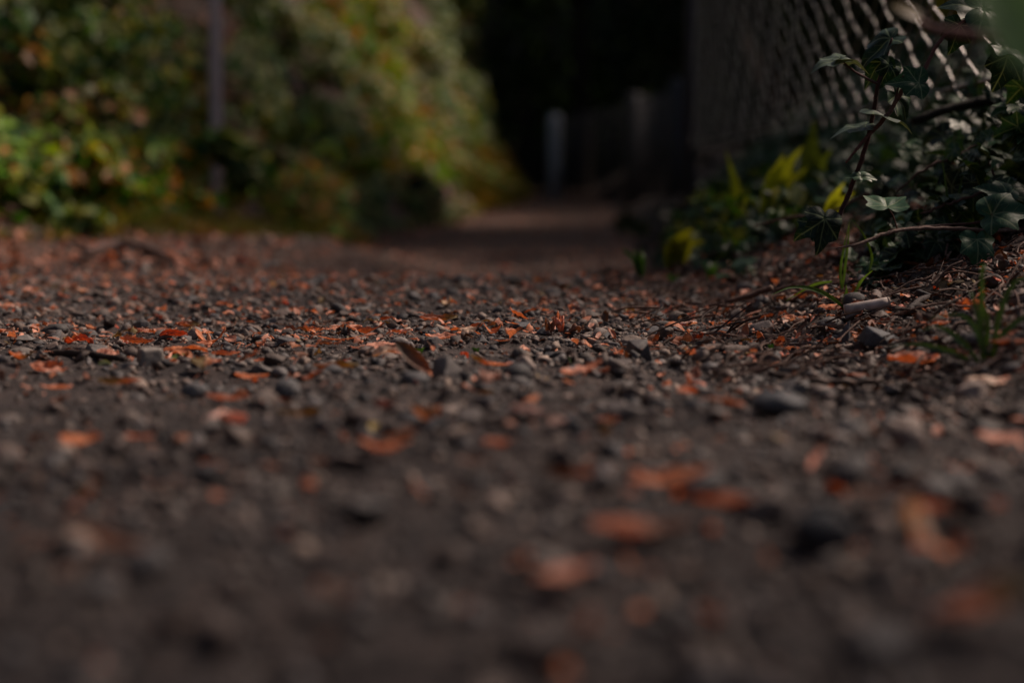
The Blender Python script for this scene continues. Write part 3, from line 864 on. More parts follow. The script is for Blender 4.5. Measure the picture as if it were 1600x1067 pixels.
TW = (0.085, 0.05, 0.038)
def stick(pix, radpx, label, colr=TW, d=None, lift=0.003, wob=0.0004):
    pts = []
    for q in pix:
        if len(q) == 3: pts.append(at(*q))
        else:
            p = onground(*q); p.z += lift; pts.append(p)
    k = pts[0].y / FPX
    rr = [r * k for r in radpx] if hasattr(radpx, '__len__') else radpx * k
    o = add_tube('twig', pts, rr, M['bark'], colr, None, 0.18, wob, 7, 8, int(pix[0][0]))
    return tag(o, label, 'twig')
stick([(80, 560), (130, 565), (196, 573)], [6.5, 6, 4.5], 'thick dark stick lying between leaves at left', (0.035, 0.024, 0.02), lift=.005)
stick([(866, 500, 1.22), (905, 511, 1.19), (935, 522, 1.15), (968, 531, 1.12)], [2.0, 2.6, 3.2, 2.2], 'thin brown twig slanting down to the tan pebble', (.11, .065, .045))
stick([(828, 497, 1.2), (846, 502, 1.2), (858, 510, 1.2)], 1.8, 'short reddish twig propped above the crumpled husk', (.09, .05, .04))
stick([(829, 497, 1.2), (820, 513, 1.19)], 2.0, 'short dark twig stub leaning next to the orange peak', (.05, .03, .025))
stick([(1069, 491), (1110, 491), (1165, 489)], [3.2, 3, 2.4], 'straight tan stick lying behind the curled ring', (.16, .09, .065))
stick([(1108, 478, 1.30), (1150, 468, 1.28), (1180, 459, 1.27), (1206, 449, 1.26)], [2.4, 3.6, 4.2, 4.5], 'curved brown stick rising left of the arching grass', (.11, .066, .05))
stick([(1306, 388, 1.12), (1345, 380, 1.13), (1380, 366, 1.14), (1420, 358, 1.15), (1480, 357, 1.16), (1555, 361, 1.17), (1640, 352, 1.2)], [1.2, 2.6, 3, 3, 3.2, 3.4, 3.6], 'long bare branch with pale tip reaching over the litter', (.13, .085, .068))
stick([(1432, 420, 1.15), (1500, 417, 1.16), (1560, 416, 1.16), (1640, 410, 1.17)], [1.5, 3, 3.6, 4], 'straight twig under the large three lobed ivy leaf', (.12, .07, .055))
stick([(1394, 467, 1.13), (1430, 455, 1.14), (1470, 438, 1.15), (1508, 421, 1.17)], [3.2, 3, 2.5, 2], 'twig slanting up from litter behind cigarette end', (.10, .06, .045))
stick([(1538, 410, 1.13), (1570, 392, 1.13), (1620, 360, 1.14)], [3.2, 4.5, 5], 'thick twig slanting up at the right edge', (.10, .065, .052))
stick([(1420, 496), (1436, 481), (1449, 468)], [5.5, 5, 4.5], 'short thick grey twig stub right of cigarette end', (.055, .045, .043), lift=.006)
stick([(134, 412), (165, 403), (205, 402), (240, 410), (268, 424)], [5, 7, 7, 6, 4], 'arched root showing above the path at left', (.11, .065, .055), lift=.018)
stick([(1425, 190, 1.42), (1480, 172, 1.42), (1540, 158, 1.42), (1640, 140, 1.42)], [6, 7, 8, 8], 'dark mossy branch leaning across the chain link fence', (.02, .018, .012))
stick([(1075, 560), (1120, 556), (1168, 558)], [5, 8, 5], 'flat brown strip of bark in front of the gravel stones', (.085, .058, .05), lift=.003)
stick([(1200, 598), (1290, 600), (1380, 603)], [5, 6, 4], 'long dark stick blurred across the right of the path', (.045, .028, .022), lift=.004)
stick([(1485, 450, 1.12), (1530, 470, 1.10), (1550, 480, 1.08)], [1.2, 1.6, 1.2], 'thin dead stalk crossing behind the blurred grass tuft', (.16, .10, .06))
# fine litter on the verge
n = 5200
y = rng.uniform(0.85, 2.6, n); x = verge_x(y) + rng.uniform(-0.03, 0.55, n) ; ok = (x > verge_x(y) + 0.05 * rng.normal(size=n)); x, y = x[ok], y[ok]; m = len(x)
nr = np.stack([rng.normal(-.2, .45, m), rng.normal(-.2, .45, m), np.ones(m)], 1)
o = scatter('verge_litter', mini, np.stack([x, y, H(x, y) + rng.uniform(0.001, .009, m)], 1), frames(nr, rng.uniform(0, 6.28, m)),
            rng.uniform(0.004, 0.017, m), dcol(m, [.07, .02, .03, .43, .02, .40, .03]) * .55, M['dry'])
tag(o, 'dark brown shredded leaf litter covering the verge', 'leaf litter', kind='stuff')
def straw(seed):
    sp = smooth_path([(-.5, 0, 0), (-.15, random.uniform(-.06, .06), random.uniform(0, .06)), (.2, random.uniform(-.06, .06), random.uniform(0, .08)), (.5, 0, 0)], 2)
    V, F = tube(sp, 0.022, 4, .3, seed)
    return (np.array(V), np.array([f for f in F if len(f) == 4]))
straws = [straw(k) for k in range(8)]
n = 1500
y = rng.uniform(0.8, 2.2, n); x = verge_x(y) + rng.uniform(-0.08, 0.45, n)
nr = np.stack([rng.normal(-.3, .25, n), rng.normal(0, .25, n), np.ones(n)], 1)
o = scatter('twig_litter', straws, np.stack([x, y, H(x, y) + rng.uniform(.002, .012, n)], 1), frames(nr, rng.normal(PI / 2, .9, n)),
            np.stack([rng.uniform(.012, .055, n)] + [rng.uniform(.02, .05, n)] * 2, 1), np.array([[.10, .062, .048]]) * rng.uniform(.35, 1.5, (n, 1)), M['bark'])
tag(o, 'fine broken twigs and stalks tangled on the verge', 'twigs', kind='stuff')

# ------------------------------------------------------------------ cigarette end, paper scrap, curled ring
def cylinder_between(name, a, b, r, mat, parent=None, sides=24, jitter=.03, colr=(1, 1, 1), seg=8):
    sp = [Vector(a).lerp(Vector(b), k / seg) for k in range(seg + 1)]
    V, F = tube(sp, r, sides, jitter, 3)
    return link_mesh(name, V, F, mat, np.repeat(np.array([colr]), len(V), 0), parent)
ca = onground(1338, 490); cb = onground(1381, 484)
ctr = at(1354, 478, onground(1354, 478).y - .06)
ce = empty('cigarette_end', ctr, 'pale burnt out cigarette end half hidden behind a stone', 'cigarette end')
h = Vector((0.0165, -0.001, 0.0030))
cylinder_between('paper_tube', h * -1.0, h * 0.94, 0.0040, M['paper'], ce)
cylinder_between('filter_tip', h * 0.945, h * 1.05, 0.0037, M['filter'], ce, seg=2)
p = at(1080, 441, 1.70)
pe = cylinder_between('paper_roll', p + Vector((-.017, 0, 0)), p + Vector((.017, 0.004, 0.001)), 0.0038, M['paper'])
tag(pe, 'small white paper roll blurred under the low verge plants', 'paper roll')
# curled ring of bark
p = onground(1066, 513)
V, F = [], []
nn = 40
for i in range(nn):
    a = -0.9 + 2 * PI * 1.12 * i / (nn - 1); rr = 0.0070 * (1 - 0.20 * i / nn)
    for dy in (0, 0.012):
        for dr in (0, 0.0011):
            V.append((math.cos(a) * (rr + dr), dy, math.sin(a) * (rr + dr) + 0.0068))
for i in range(nn - 1):
    b = i * 4
    for q in ((0, 1, 5, 4), (2, 6, 7, 3), (1, 3, 7, 5), (0, 4, 6, 2)): F.append(tuple(b + k for k in q))
F.append((0, 2, 3, 1)); F.append((nn * 4 - 4, nn * 4 - 3, nn * 4 - 1, nn * 4 - 2))
o = link_mesh('bark_curl', np.array(V), F, M['bark'], np.repeat(np.array([(.13, .105, .09)]), len(V), 0))
o.location = p; o.rotation_euler = (0.1, 0, 0.45)
tag(o, 'grey brown curl of bark forming a ring on edge', 'bark curl')

# ------------------------------------------------------------------ grass
def blade_mesh(pts, w, ground=False):
    sp = smooth_path(pts, 7); V, F = [], []
    n = len(sp)
    for i, p in enumerate(sp):
        t = (sp[min(i + 1, n - 1)] - sp[max(i - 1, 0)]).normalized()
        side = t.cross(Vector((0.15, -1, 0.25))).normalized()
        u = i / (n - 1)
        ww = w * (0.55 + 0.45 * math.sin(PI * min(1, u * 1.3))) * (1 - u ** 3) ** 0.8 + 0.0001
        up = t.cross(side)
        V += [p - side * ww, p + up * ww * 0.35, p + side * ww]
    for i in range(n - 1):
        b = i * 3
        F += [(b, b + 1, b + 4, b + 3), (b + 1, b + 2, b + 5, b + 4)]
    return V, F
def grass_plant(name, base, blades, label, w, colr, cat='grass', group=None):
    e = empty(name, base, label, cat, group)
    for k, pts in enumerate(blades):
        V, F = blade_mesh(pts, w * random.uniform(.8, 1.1))
        V = [tuple(v - Vector(base)) for v in V]
        c = np.array(colr) * random.uniform(.75, 1.25)
        link_mesh('blade', V, F, M['blade'], np.repeat(c[None, :], len(V), 0), e)
    return e
g = (0.075, 0.15, 0.028)
grass_plant('grass_tuft', at(1320, 482, 1.14), [
    [at(1322, 483, 1.14), at(1296, 463, 1.13), at(1268, 451, 1.12), at(1235, 449, 1.11), at(1205, 461, 1.10)],
    [at(1316, 478, 1.15), at(1322, 460, 1.15), at(1322, 444, 1.15)],
    [at(1332, 470, 1.16), at(1345, 440, 1.16), at(1364, 422, 1.15)]],
    'grass sprig with one long blade arching left over gravel', .0016, g)
grass_plant('grass_tuft', at(1315, 452, 1.18), [
    [at(1315, 452, 1.18), at(1313, 425, 1.18), at(1318, 390, 1.18), at(1328, 345, 1.18)],
    [at(1316, 452, 1.18), at(1320, 420, 1.18), at(1325, 380, 1.18), at(1327, 350, 1.18)],
    [at(1358, 425, 1.18), at(1362, 400, 1.18), at(1348, 365, 1.17), at(1328, 340, 1.17)],
    [at(1300, 440, 1.19), at(1270, 446, 1.20), at(1228, 470, 1.21)]],
    'upright grass shoots beside the pale tip of bare branch', .0014, g)
grass_plant('grass_tuft', at(1486, 352, 1.22), [
    [at(1488, 355, 1.22), at(1482, 320, 1.22), at(1477, 285, 1.22), at(1472, 248, 1.22)],
    [at(1488, 355, 1.22), at(1496, 315, 1.22), at(1503, 280, 1.22), at(1512, 240, 1.22)],
    [at(1488, 355, 1.22), at(1484, 340, 1.21), at(1480, 352, 1.2)]],
    'two thin green shoots rising from the middle of branch', .0013, (0.05, .10, .025))
b0 = onground(1545, 556)
bl = []
for (dx, dy, hh, k) in [(-.030, 0, .022, .0), (-.018, -.01, .045, .01), (-.004, .01, .060, .006), (.010, 0, .052, .02), (.022, .01, .03, .03), (.034, -.01, .016, .03), (-.04, .01, .010, 0), (-.012, .0, .03, -.02), (.005, .012, .035, -.02)]:
    q = b0 + Vector((dx * .2, dy, 0)); bl.append([q, q + Vector((dx * .35, 0, hh * .55)), q + Vector((dx * .8 + k * .3, 0, hh * .95)), q + Vector((dx * 1.3 + k, -.006, hh * .9))])
grass_plant('grass_tuft', b0, bl, 'blurred tuft of grass near the right edge', .0019, (.06, .12, .03))
def sprout(px, py, n, hgt, label, w=.0011, d=None):
    b = onground(px, py) if d is None else at(px, py, d); bl = []
    for k in range(n):
        a = random.uniform(0, 6.28); q = Vector((math.cos(a), math.sin(a) * .6, 0)) * hgt * .6
        bl.append([b, b + q * .4 + Vector((0, 0, hgt * .6)), b + q + Vector((0, 0, hgt * random.uniform(.6, 1)))])
    grass_plant('grass_sprout', b, bl, label, w, (.05, .13, .025))
sprout(744, 553, 4, .006, 'tiny green sprout on bare grit in the centre')
sprout(656, 556, 4, .006, 'tiny green sprout just behind the upright dark leaf')
sprout(891, 570, 3, .006, 'tiny green sprout right of the centre of the path')
sprout(1205, 550, 4, .008, 'small green sprout among the dark gravel at right')
sprout(1003, 442, 7, .045, 'low green weed at the edge of the dip', .003)
sprout(1050, 452, 4, .02, 'small yellow green sprout by the white paper roll', .002)
sprout(1110, 442, 5, .03, 'small leaning weed right of the white paper roll', .0022)
p1, p2 = onground(264, 566), onground(292, 563)
V, F = blade_mesh([p1 + Vector((0, 0, .003)), (p1 + p2) / 2 + Vector((0, 0, .0045)), p2 + Vector((0, 0, .004))], .0014)
tag(link_mesh('grass_clipping', V, F, M['blade'], np.repeat(np.array([(.16, .24, .06)]), len(V), 0)), 'short green blade lying loose right of blocky stone', 'grass blade')
p1, p2 = onground(154, 579), onground(178, 578)
V, F = blade_mesh([p1 + Vector((0, 0, .003)), (p1 + p2) / 2 + Vector((0, 0, .005)), p2 + Vector((0, 0, .003))], .0012)
tag(link_mesh('grass_clipping', V, F, M['blade'], np.repeat(np.array([(.38, .42, .22)]), len(V), 0)), 'pale green blade lying loose below the dark stick', 'grass blade')

# ------------------------------------------------------------------ ivy
IV = [(0, -0.06), (10, -.05)]
def ivy_leaf(seed=0, fold=0.25, curl=0.35, rings=9, lobes=1.0):
    """five lobed leaf, base at origin, +Y to the tip, unit length"""
    r = random.Random(seed)
    key = [(-180, .12), (-150, .36), (-118, .50), (-100, .60), (-76, .50), (-62, .58), (-48, .74), (-34, .64), (-22, .66), (-9, .84), (0, 1.0),
           (9, .84), (22, .66), (34, .64), (48, .74), (62, .58), (76, .50), (100, .60), (118, .50), (150, .36), (180, .12)]
    ang = np.linspace(-180, 180, 61)
    rad = np.interp(ang, [k[0] for k in key], [k[1] * (1 + r.uniform(-.05, .05)) for k in key])
    rad = 0.6 * (1 - lobes) + rad * lobes if lobes < 1 else rad
    V, L = [(0, 0, 0)], [(0, 0)]
    na = len(ang)
    for k in range(1, rings + 1):
        t = k / rings
        for a, q in zip(ang, rad):
            x = math.sin(R(a)) * q * t; y = math.cos(R(a)) * q * t
            z = fold * abs(x) - curl * (x * x + y * y) + 0.03 * math.sin(x * 9 + seed) + .03 * math.cos(y * 8 + seed)
            # puckered between the veins
            vein = min(abs(((a - b + 180) % 360) - 180) for b in (0, 48, -48, 100, -100))
            z += 0.03 * t * min(vein / 24, 1)
            V.append((x, y, z)); L.append((x, y))
    F = []
    for j in range(na - 1): F.append((0, 1 + j, 2 + j, 2 + j))
    F3 = [(0, 2 + j, 1 + j) for j in range(na - 1)]
    F4 = []
    for k in range(rings - 1):
        for j in range(na - 1):
            a = 1 + k * na + j; b = a + na
            F4.append((a, a + 1, b + 1, b))
    return np.array(V), F3 + F4, np.array(L)
def tri_faces(F):
    out = []
    for f in F:
        out.append(f[:3])
        if len(f) == 4: out.append((f[0], f[2], f[3]))
    return np.array(out)
def place_ivy(parent, base, axis, normal, size, colr, seed, fold=.25, curl=.35, stalk_to=None, label=None):
    V, F, L = ivy_leaf(seed, fold, curl)
    ax = Vector(axis).normalized(); n = Vector(normal); xv = ax.cross(n).normalized(); n = xv.cross(ax)
    Mx = np.array([[xv.x, ax.x, n.x], [xv.y, ax.y, n.y], [xv.z, ax.z, n.z]])
    P = (V * size) @ Mx.T + np.array(base) - np.array(parent.location)
    o = link_mesh('leaf', P, F, M['ivy'], np.repeat(np.array([colr]), len(P), 0), parent, luv=L)
    if label: o['label'] = label
    if stalk_to is not None:
        mid = (Vector(base) + Vector(stalk_to)) / 2 + Vector((0, 0, .003))
        add_tube('leaf_stalk', [stalk_to, mid, base], .0006, M['bark'], (.07, .03, .025), parent, n=4, sides=5)
    return o
DK, MD, LT = (.006, .026, .009), (.014, .052, .018), (.05, .10, .055)
vb = at(1308, 345, 1.17)
vine = empty('ivy_vine', vb, 'ivy vine with two upright red brown stems in front of the fence', 'ivy')
add_tube('stem', [at(1306, 350, 1.17), at(1330, 292, 1.17), at(1352, 232, 1.16), at(1366, 170, 1.16), at(1372, 132, 1.15), at(1384, 92, 1.15), at(1394, 60, 1.15)],
         [.0022, .002, .0019, .0018, .0017, .0013, .0008], M['bark'], (.05, .022, .02), vine, .12, .0003)
add_tube('stem', [at(1322, 255, 1.14), at(1345, 225, 1.14), at(1385, 182, 1.14), at(1402, 155, 1.14), at(1420, 128, 1.14), at(1442, 112, 1.14), at(1466, 68, 1.14), at(1492, 42, 1.14), at(1540, 15, 1.14)],
         [.0009, .0014, .0018, .0018, .0018, .0017, .0015, .0013, .0010], M['bark'], (.11, .055, .045), vine, .12, .0003)
add_tube('stem', [at(1372, 132, 1.15), at(1340, 115, 1.13), at(1313, 94, 1.12)], [.0012, .0009, .0006], M['bark'], (.07, .035, .03), vine, .1, .0002)
add_tube('stem', [at(1398, 162, 1.14), at(1404, 135, 1.14), at(1412, 118, 1.13)], [.001, .0007, .0005], M['bark'], (.06, .03, .03), vine, .1, .0002)
place_ivy(vine, at(1313, 94, 1.12), (-1, -.2, -.12), (-.15, -.40, 1), .024, (.07, .10, .07), 1, label='small glossy pale leaf pointing left')
place_ivy(vine, at(1312, 95, 1.12), (1, .1, .12), (.1, .05, 1), .022, (.08, .11, .08), 2, curl=.6)
place_ivy(vine, at(1436, 130, 1.13), (-.9, -.1, .1), (.1, -1, .45), .024, MD, 3)
place_ivy(vine, at(1378, 96, 1.16), (-.6, .2, -.7), (.2, -.5, .8), .026, DK, 4)
place_ivy(vine, at(1390, 102, 1.15), (-.3, -.2, -1), (.5, -.8, .4), .020, DK, 5)
place_ivy(vine, at(1392, 62, 1.16), (-.8, .1, -.5), (-.3, -.5, .9), .032, DK, 6)
place_ivy(vine, at(1365, 180, 1.14), (1, -.1, -.15), (0, -.12, 1), .034, (.05, .08, .06), 7)
place_ivy(vine, at(1352, 200, 1.15), (-.9, .1, .0), (0, -.25, 1), .028, (.05, .08, .05), 8)
place_ivy(vine, at(1400, 150, 1.15), (.6, .1, -.7), (.3, -.8, .5), .024, DK, 9)
place_ivy(vine, at(1345, 277, 1.16), (.9, 0, .1), (0, -.5, .8), .014, LT, 10)
place_ivy(vine, at(1345, 277, 1.16), (-.9, 0, .2), (0, -.5, .8), .012, LT, 11)
place_ivy(vine, at(1500, 40, 1.14), (-.2, .1, -1), (.2, -.9, .3), .024, DK, 12)
place_ivy(vine, at(1536, 18, 1.13), (1, -.1, -.1), (0, -.8, .5), .045, (.025, .055, .028), 13)
place_ivy(vine, at(1536, 18, 1.15), (-.8, .1, .3), (0, -.7, .7), .034, DK, 14)
crawl = empty('ivy_runner', at(1500, 357, 1.17), 'low ivy runner with veined lobed leaves along the branch', 'ivy')
add_tube('stem', [at(1390, 359, 1.15), at(1470, 352, 1.17), at(1550, 345, 1.17), at(1640, 320, 1.2)], [.0007, .001, .0012, .0012], M['bark'], (.06, .03, .025), crawl, .1, .0003)
place_ivy(crawl, at(1386, 324, 1.12), (.05, .75, .45), (0, -.75, .62), .030, (.03, .085, .04), 21, fold=.35, stalk_to=at(1402, 358, 1.15), label='short veined leaf seen from its stalk end')
place_ivy(crawl, at(1527, 374, 1.12), (-.05, -.55, -.9), (.05, -.85, .55), .025, (.015, .06, .026), 22, fold=.1, label='large three lobed leaf hanging point down')
place_ivy(crawl, at(1550, 335, 1.13), (.75, -.25, .18), (0, -.75, .62), .034, (.015, .055, .025), 23, stalk_to=at(1556, 358, 1.16))
place_ivy(crawl, at(1574, 308, 1.16), (-.6, .1, .35), (0, -.7, .8), .026, (.02, .055, .03), 24)
place_ivy(crawl, at(1288, 342, 1.16), (-.1, -.3, -1), (.35, -.85, .3), .030, (.006, .02, .012), 25, fold=.1)
place_ivy(crawl, at(1276, 350, 1.17), (-.9, -.1, -.5), (-.1, -.8, .5), .022, DK, 26)
place_ivy(crawl, at(1568, 300, 1.18), (.8, .1, .2), (0, -.6, .8), .03, DK, 27)
place_ivy(crawl, at(1575, 88, 1.15), (-.3, -.1, -.9), (.1, -1, .2), .030, (.004, .015, .010), 28)
place_ivy(crawl, at(1570, 72, 1.14), (.8, -.2, -.25), (0, -.6, .9), .034, (.04, .075, .045), 29)
# ivy cover
ivv = []
for k in range(6):
    V, F, L = ivy_leaf(40 + k, .2 + .05 * k, .4, 2)
    V = V - [0, .4, 0]
    ivv.append((V, tri_faces(F), L))
def leaf_normals(m, up=(0, -.35, 1), sp=.55):
    return np.stack([rng.normal(up[0], sp, m), rng.normal(up[1], sp, m), np.abs(rng.normal(up[2], sp, m))], 1)
n = 9500
y = 1.2 + 3.4 * rng.random(n) ** 1.4; x = verge_x(y) + 0.07 + 0.55 * rng.random(n) ** .9
ok = (fbm(x * 6, y * 6, 88, 2) > -.28) & (x > .30 - .16 * sst(1.25, 2.0, y)); x, y = x[ok], y[ok]; m = len(x)
zz = H(x, y) + rng.random(m) ** 1.3 * (.02 + .15 * sst(.10, .35, x - verge_x(y)) * (1 - .65 * sst(1.5, 1.8, y)))
o = scatter('ivy_cover', ivv, np.stack([x, y, zz], 1), frames(leaf_normals(m, (-.2, -.45, 1)), rng.uniform(0, 6.28, m)), rng.uniform(.010, .025, m),
            np.array([[.009, .034, .010]]) * rng.uniform(.3, 2.0, (m, 1)) * rng.uniform(.85, 1.15, (m, 3)), M['ivy'])
tag(o, 'dark glossy ivy covering the verge below the fence', 'ivy', kind='stuff')

for k, (pp, lab) in enumerate([
    ([(1400, 300, 1.30), (1450, 262, 1.30), (1500, 240, 1.31), (1570, 205, 1.33)], 'bare brown runner rising through ivy under the mossy branch'),
    ([(1440, 335, 1.20), (1490, 315, 1.20), (1545, 300, 1.21), (1640, 290, 1.22)], 'thin brown runner crossing behind the two green shoots'),
    ([(1545, 250, 1.22), (1560, 290, 1.21), (1590, 330, 1.2), (1630, 350, 1.2)], 'dark runner curving down at the right edge of ivy'),
    ([(1180, 352, 1.45), (1230, 342, 1.42), (1300, 330, 1.40), (1360, 300, 1.38)], 'dark runner lying low through the weeds left of the ivy stem')]):
    o = add_tube('bare_runner', [at(*q) for q in pp], [.0008, .0013, .0014, .001], M['bark'], (.085, .045, .035), None, .15, .0012, seed=k)
    tag(o, lab, 'vine')
# ------------------------------------------------------------------ simple leaves for bushes
def simple_leaf(asp=.5, fold=.25, droop=.3):
    t = np.array([0, .22, .5, .78, 1.0]); w = np.array([.05, .75, 1, .6, .02]) * asp / 2
    V = []
    for a, b in zip(t, w):
        z = -droop * a * a
        V += [(-b, a - .5, z + fold * b), (0, a - .5, z), (b, a - .5, z + fold * b)]
    F = []
    for i in range(4):
        k = i * 3
        F += [(k, k + 1, k + 4, k + 3), (k + 1, k + 2, k + 5, k + 4)]
    return np.array(V), np.array(F)
SL = [simple_leaf(.45), simple_leaf(.6, .3, .4), simple_leaf(.75, .2, .2), simple_leaf(.38, .3, .5)]
LP = {'bright': [(.07, .22, .010), (.15, .28, .012), (.03, .12, .012), (.28, .28, .02), (.38, .17, .03)],
      'grey': [(.06, .14, .035), (.13, .20, .05), (.025, .06, .015), (.27, .29, .11), (.03, .09, .025), (.17, .19, .04)],
      'dark': [(.006, .014, .005), (.010, .020, .006), (.004, .009, .004)],  # near-black greens: background shade put into the leaf colour
      'yellow': [(.16, .17, .02), (.22, .16, .02), (.10, .13, .02), (.30, .15, .03)],
      'leafy': [(.03, .08, .012), (.05, .11, .015), (.02, .05, .012), (.10, .13, .03)],
      'dim': [(.03, .07, .02), (.06, .10, .02), (.02, .04, .015)],  # less deep shade, again put into the leaf colour
      'straw': [(.16, .16, .03), (.20, .15, .05), (.09, .14, .02), (.22, .14, .07), (.06, .11, .02)],
      'mixed': [(.06, .14, .03), (.15, .20, .04), (.035, .08, .02), (.10, .17, .03), (.22, .14, .07), (.13, .13, .04), (.30, .15, .08)]}
def pal(kind, n):
    a = np.array(LP[kind]); return a[rng.integers(0, len(a), n)] * rng.uniform(.65, 1.35, (n, 1))
def bank_cover():
    n = 90000
    y = 2.6 + 16 * rng.random(n) ** 1.35
    s = rng.random(n) ** .9 * 1.45
    x = bank_x(y) - s
    z0 = H(x, y, False)
    e = .04
    nx = -(H(x + e, y, False) - z0) / e; ny = -(H(x, y + e, False) - z0) / e
    nrm = np.stack([nx, ny, np.ones(n)], 1); nrm /= np.linalg.norm(nrm, axis=1)[:, None]
    den = fbm(y * 1.7 + z0 * 1.2, z0 * 3.0, 303, 3) * 1.7
    den = den - .22 * np.exp(-((y - 5.4) / .4) ** 2) - .10 * sst(5.0, 6.0, y) * (1 - sst(9, 10.5, y)) * (1 - sst(.2, .4, s))
    ok = (den > -.19 + .2 * np.exp(-s * 14)) & (rng.random(n) < np.clip(s * 14, .25, 1))
    x, y, z0, nrm, den = x[ok], y[ok], z0[ok], nrm[ok], den[ok]; m = len(x)
    off = rng.random(m) * (.03 + .26 * np.clip(den + .12, 0, .8))
    P = np.stack([x, y, z0], 1) + nrm * off[:, None]
    N_ = nrm * .8 + np.array([[.1, -.3, .55]]) + rng.normal(0, .45, (m, 3))
    big = fbm(y * .9, z0 * 1.3 + 5, 404, 2)
    c = np.where((big > .05)[:, None], pal('grey', m), pal('mixed', m))
    c = np.where((big < -.12)[:, None], pal('bright', m), c)
    low = (y < 4.6) & (z0 < .50) & (rng.random(m) < .62)
    c = np.where(low[:, None], pal('bright', m), c)
    o = scatter('bank_foliage', SL, P, frames(N_, rng.uniform(0, 6.28, m)), rng.uniform(.022, .055, m) * (1 + y / 16), c, M['green'])
    tag(o, 'mixed green creepers and leaves covering the steep bank', 'foliage', kind='stuff')
bank_cover()
n = 16000
y = 2.9 + 13 * rng.random(n) ** 1.5; s_ = rng.random(n) ** 1.3 * 1.2 - .05; x = bank_x(y) - s_
o = scatter('bank_litter', mini, np.stack([x, y, H(x, y) + .01], 1), frames(np.stack([rng.normal(.7, .4, n), rng.normal(-.3, .4, n), np.ones(n)], 1), rng.uniform(0, 6.28, n)),
            rng.uniform(.015, .05, n), dcol(n, [.10, .03, .16, .40, .01, .25, .05]) * .8, M['dry'])
tag(o, 'brown dead leaves caught between the plants on the bank', 'leaf litter', kind='stuff')
def tuft_v(k):
    V, F = [], []
    for j in range(7):
        a = random.uniform(0, 6.28); q = Vector((math.cos(a), math.sin(a), 0)) * random.uniform(.2, .6)
        v, f = blade_mesh([(0, 0, 0), tuple(q * .3 + Vector((0, 0, .5))), tuple(q * .8 + Vector((0, 0, .85))), tuple(q * 1.3 + Vector((0, 0, .75)))], .03)
        F += [tuple(i + len(V) for i in ff) for ff in f]; V += [tuple(q) for q in v]
    return (np.array(V), np.array(F))
TV = [tuft_v(k) for k in range(5)]
def grass_patch(y0, y1, s0, s1, n, size, cols, label):
    y = rng.uniform(y0, y1, n); x = bank_x(y) - rng.uniform(s0, s1, n)
    nr = np.stack([rng.normal(.5, .3, n), rng.normal(-.2, .3, n), np.ones(n)], 1)
    o = scatter('bank_grass', TV, np.stack([x, y, H(x, y)], 1), frames(nr, rng.uniform(0, 6.28, n)), rng.uniform(.6, 1.2, n) * size, pal(cols, n), M['blade'])
    tag(o, label, 'grass', kind='stuff')
grass_patch(11.5, 15.5, .0, .35, 500, .16, 'yellow', 'grass hanging over the far corner of bank')
grass_patch(8.5, 11.5, .25, .75, 260, .18, 'bright', 'green grass clinging high on the middle of bank')
grass_patch(2.9, 5.2, -.20, .02, 170, .05, 'straw', 'stray grass and weeds creeping from the bank onto path')
grass_patch(3.3, 6.5, -.04, .22, 900, .085, 'straw', 'yellowing grass spilling down the foot of bank at left')

def bush(name, ctr, radii, n, size, kind, label, cat='bush', mat='green', clump=.5, stems=5, base=None, group=None, up=.4, shell=.55, bark=(.05, .03, .022)):
    ctr = np.array(ctr, float); radii = np.array(radii, float)
    if base is None: base = (ctr[0], ctr[1], float(H(ctr[0], ctr[1])))
    e = empty(name, base, label, cat, group)
    B = np.array(base)
    nc = max(6, int(n / 90))
    q = rng.normal(size=(nc, 3)); q /= np.linalg.norm(q, axis=1)[:, None]
    cc = q * (rng.uniform(shell, 1.0, nc) ** .7)[:, None] * radii
    w = rng.integers(0, nc, n)
    P = cc[w] + rng.normal(size=(n, 3)) * radii * .16 * clump * 2
    gz = H(P[:, 0] + ctr[0], P[:, 1] + ctr[1], False)
    P = P + ctr - B
    keep = (P[:, 2] + B[2]) > gz + .003
    P = P[keep]; m = len(P)
    out = (P + B - ctr) / radii
    N_ = out * .7 + np.array([[0, 0, up]]) + rng.normal(0, .5, (m, 3))
    tone = rng.uniform(.7, 1.3, nc)[w][keep][:, None]
    scatter('foliage', SL, P, frames(N_, rng.uniform(0, 6.28, m)), rng.uniform(.65, 1.35, m) * size, pal(kind, m) * tone, M[mat], e)
    Vt, Ft = [], []
    for k in range(stems):
        tgt = cc[k % nc] + ctr - B
        mid = tgt * .5 + np.array([0, 0, .15 * radii[2]]) + rng.normal(0, .05, 3) * radii
        V, F = tube(smooth_path([(0, 0, 0), tuple(mid), tuple(tgt)], 5), list(np.linspace(.012, .003, 11) * radii.mean() * 1.6 + .0008), 6, .1, k)
        Ft += [tuple(i + len(Vt) for i in f) for f in F]; Vt += V
    link_mesh('stems', Vt, Ft, M['bark'], np.repeat(np.array([bark]), len(Vt), 0), e)
    return e
def bank_pt(px, py, dm=2.5):
    r = ray(px, py); t = np.arange(dm, 20, .02)
    X = r.x / r.y * t; Z = CAM_Z + r.z / r.y * t
    b = Z < H(X, t, False); i = int(np.argmax(b)) if b.any() else len(t) - 1
    return float(X[i]), float(t[i]), float(Z[i])
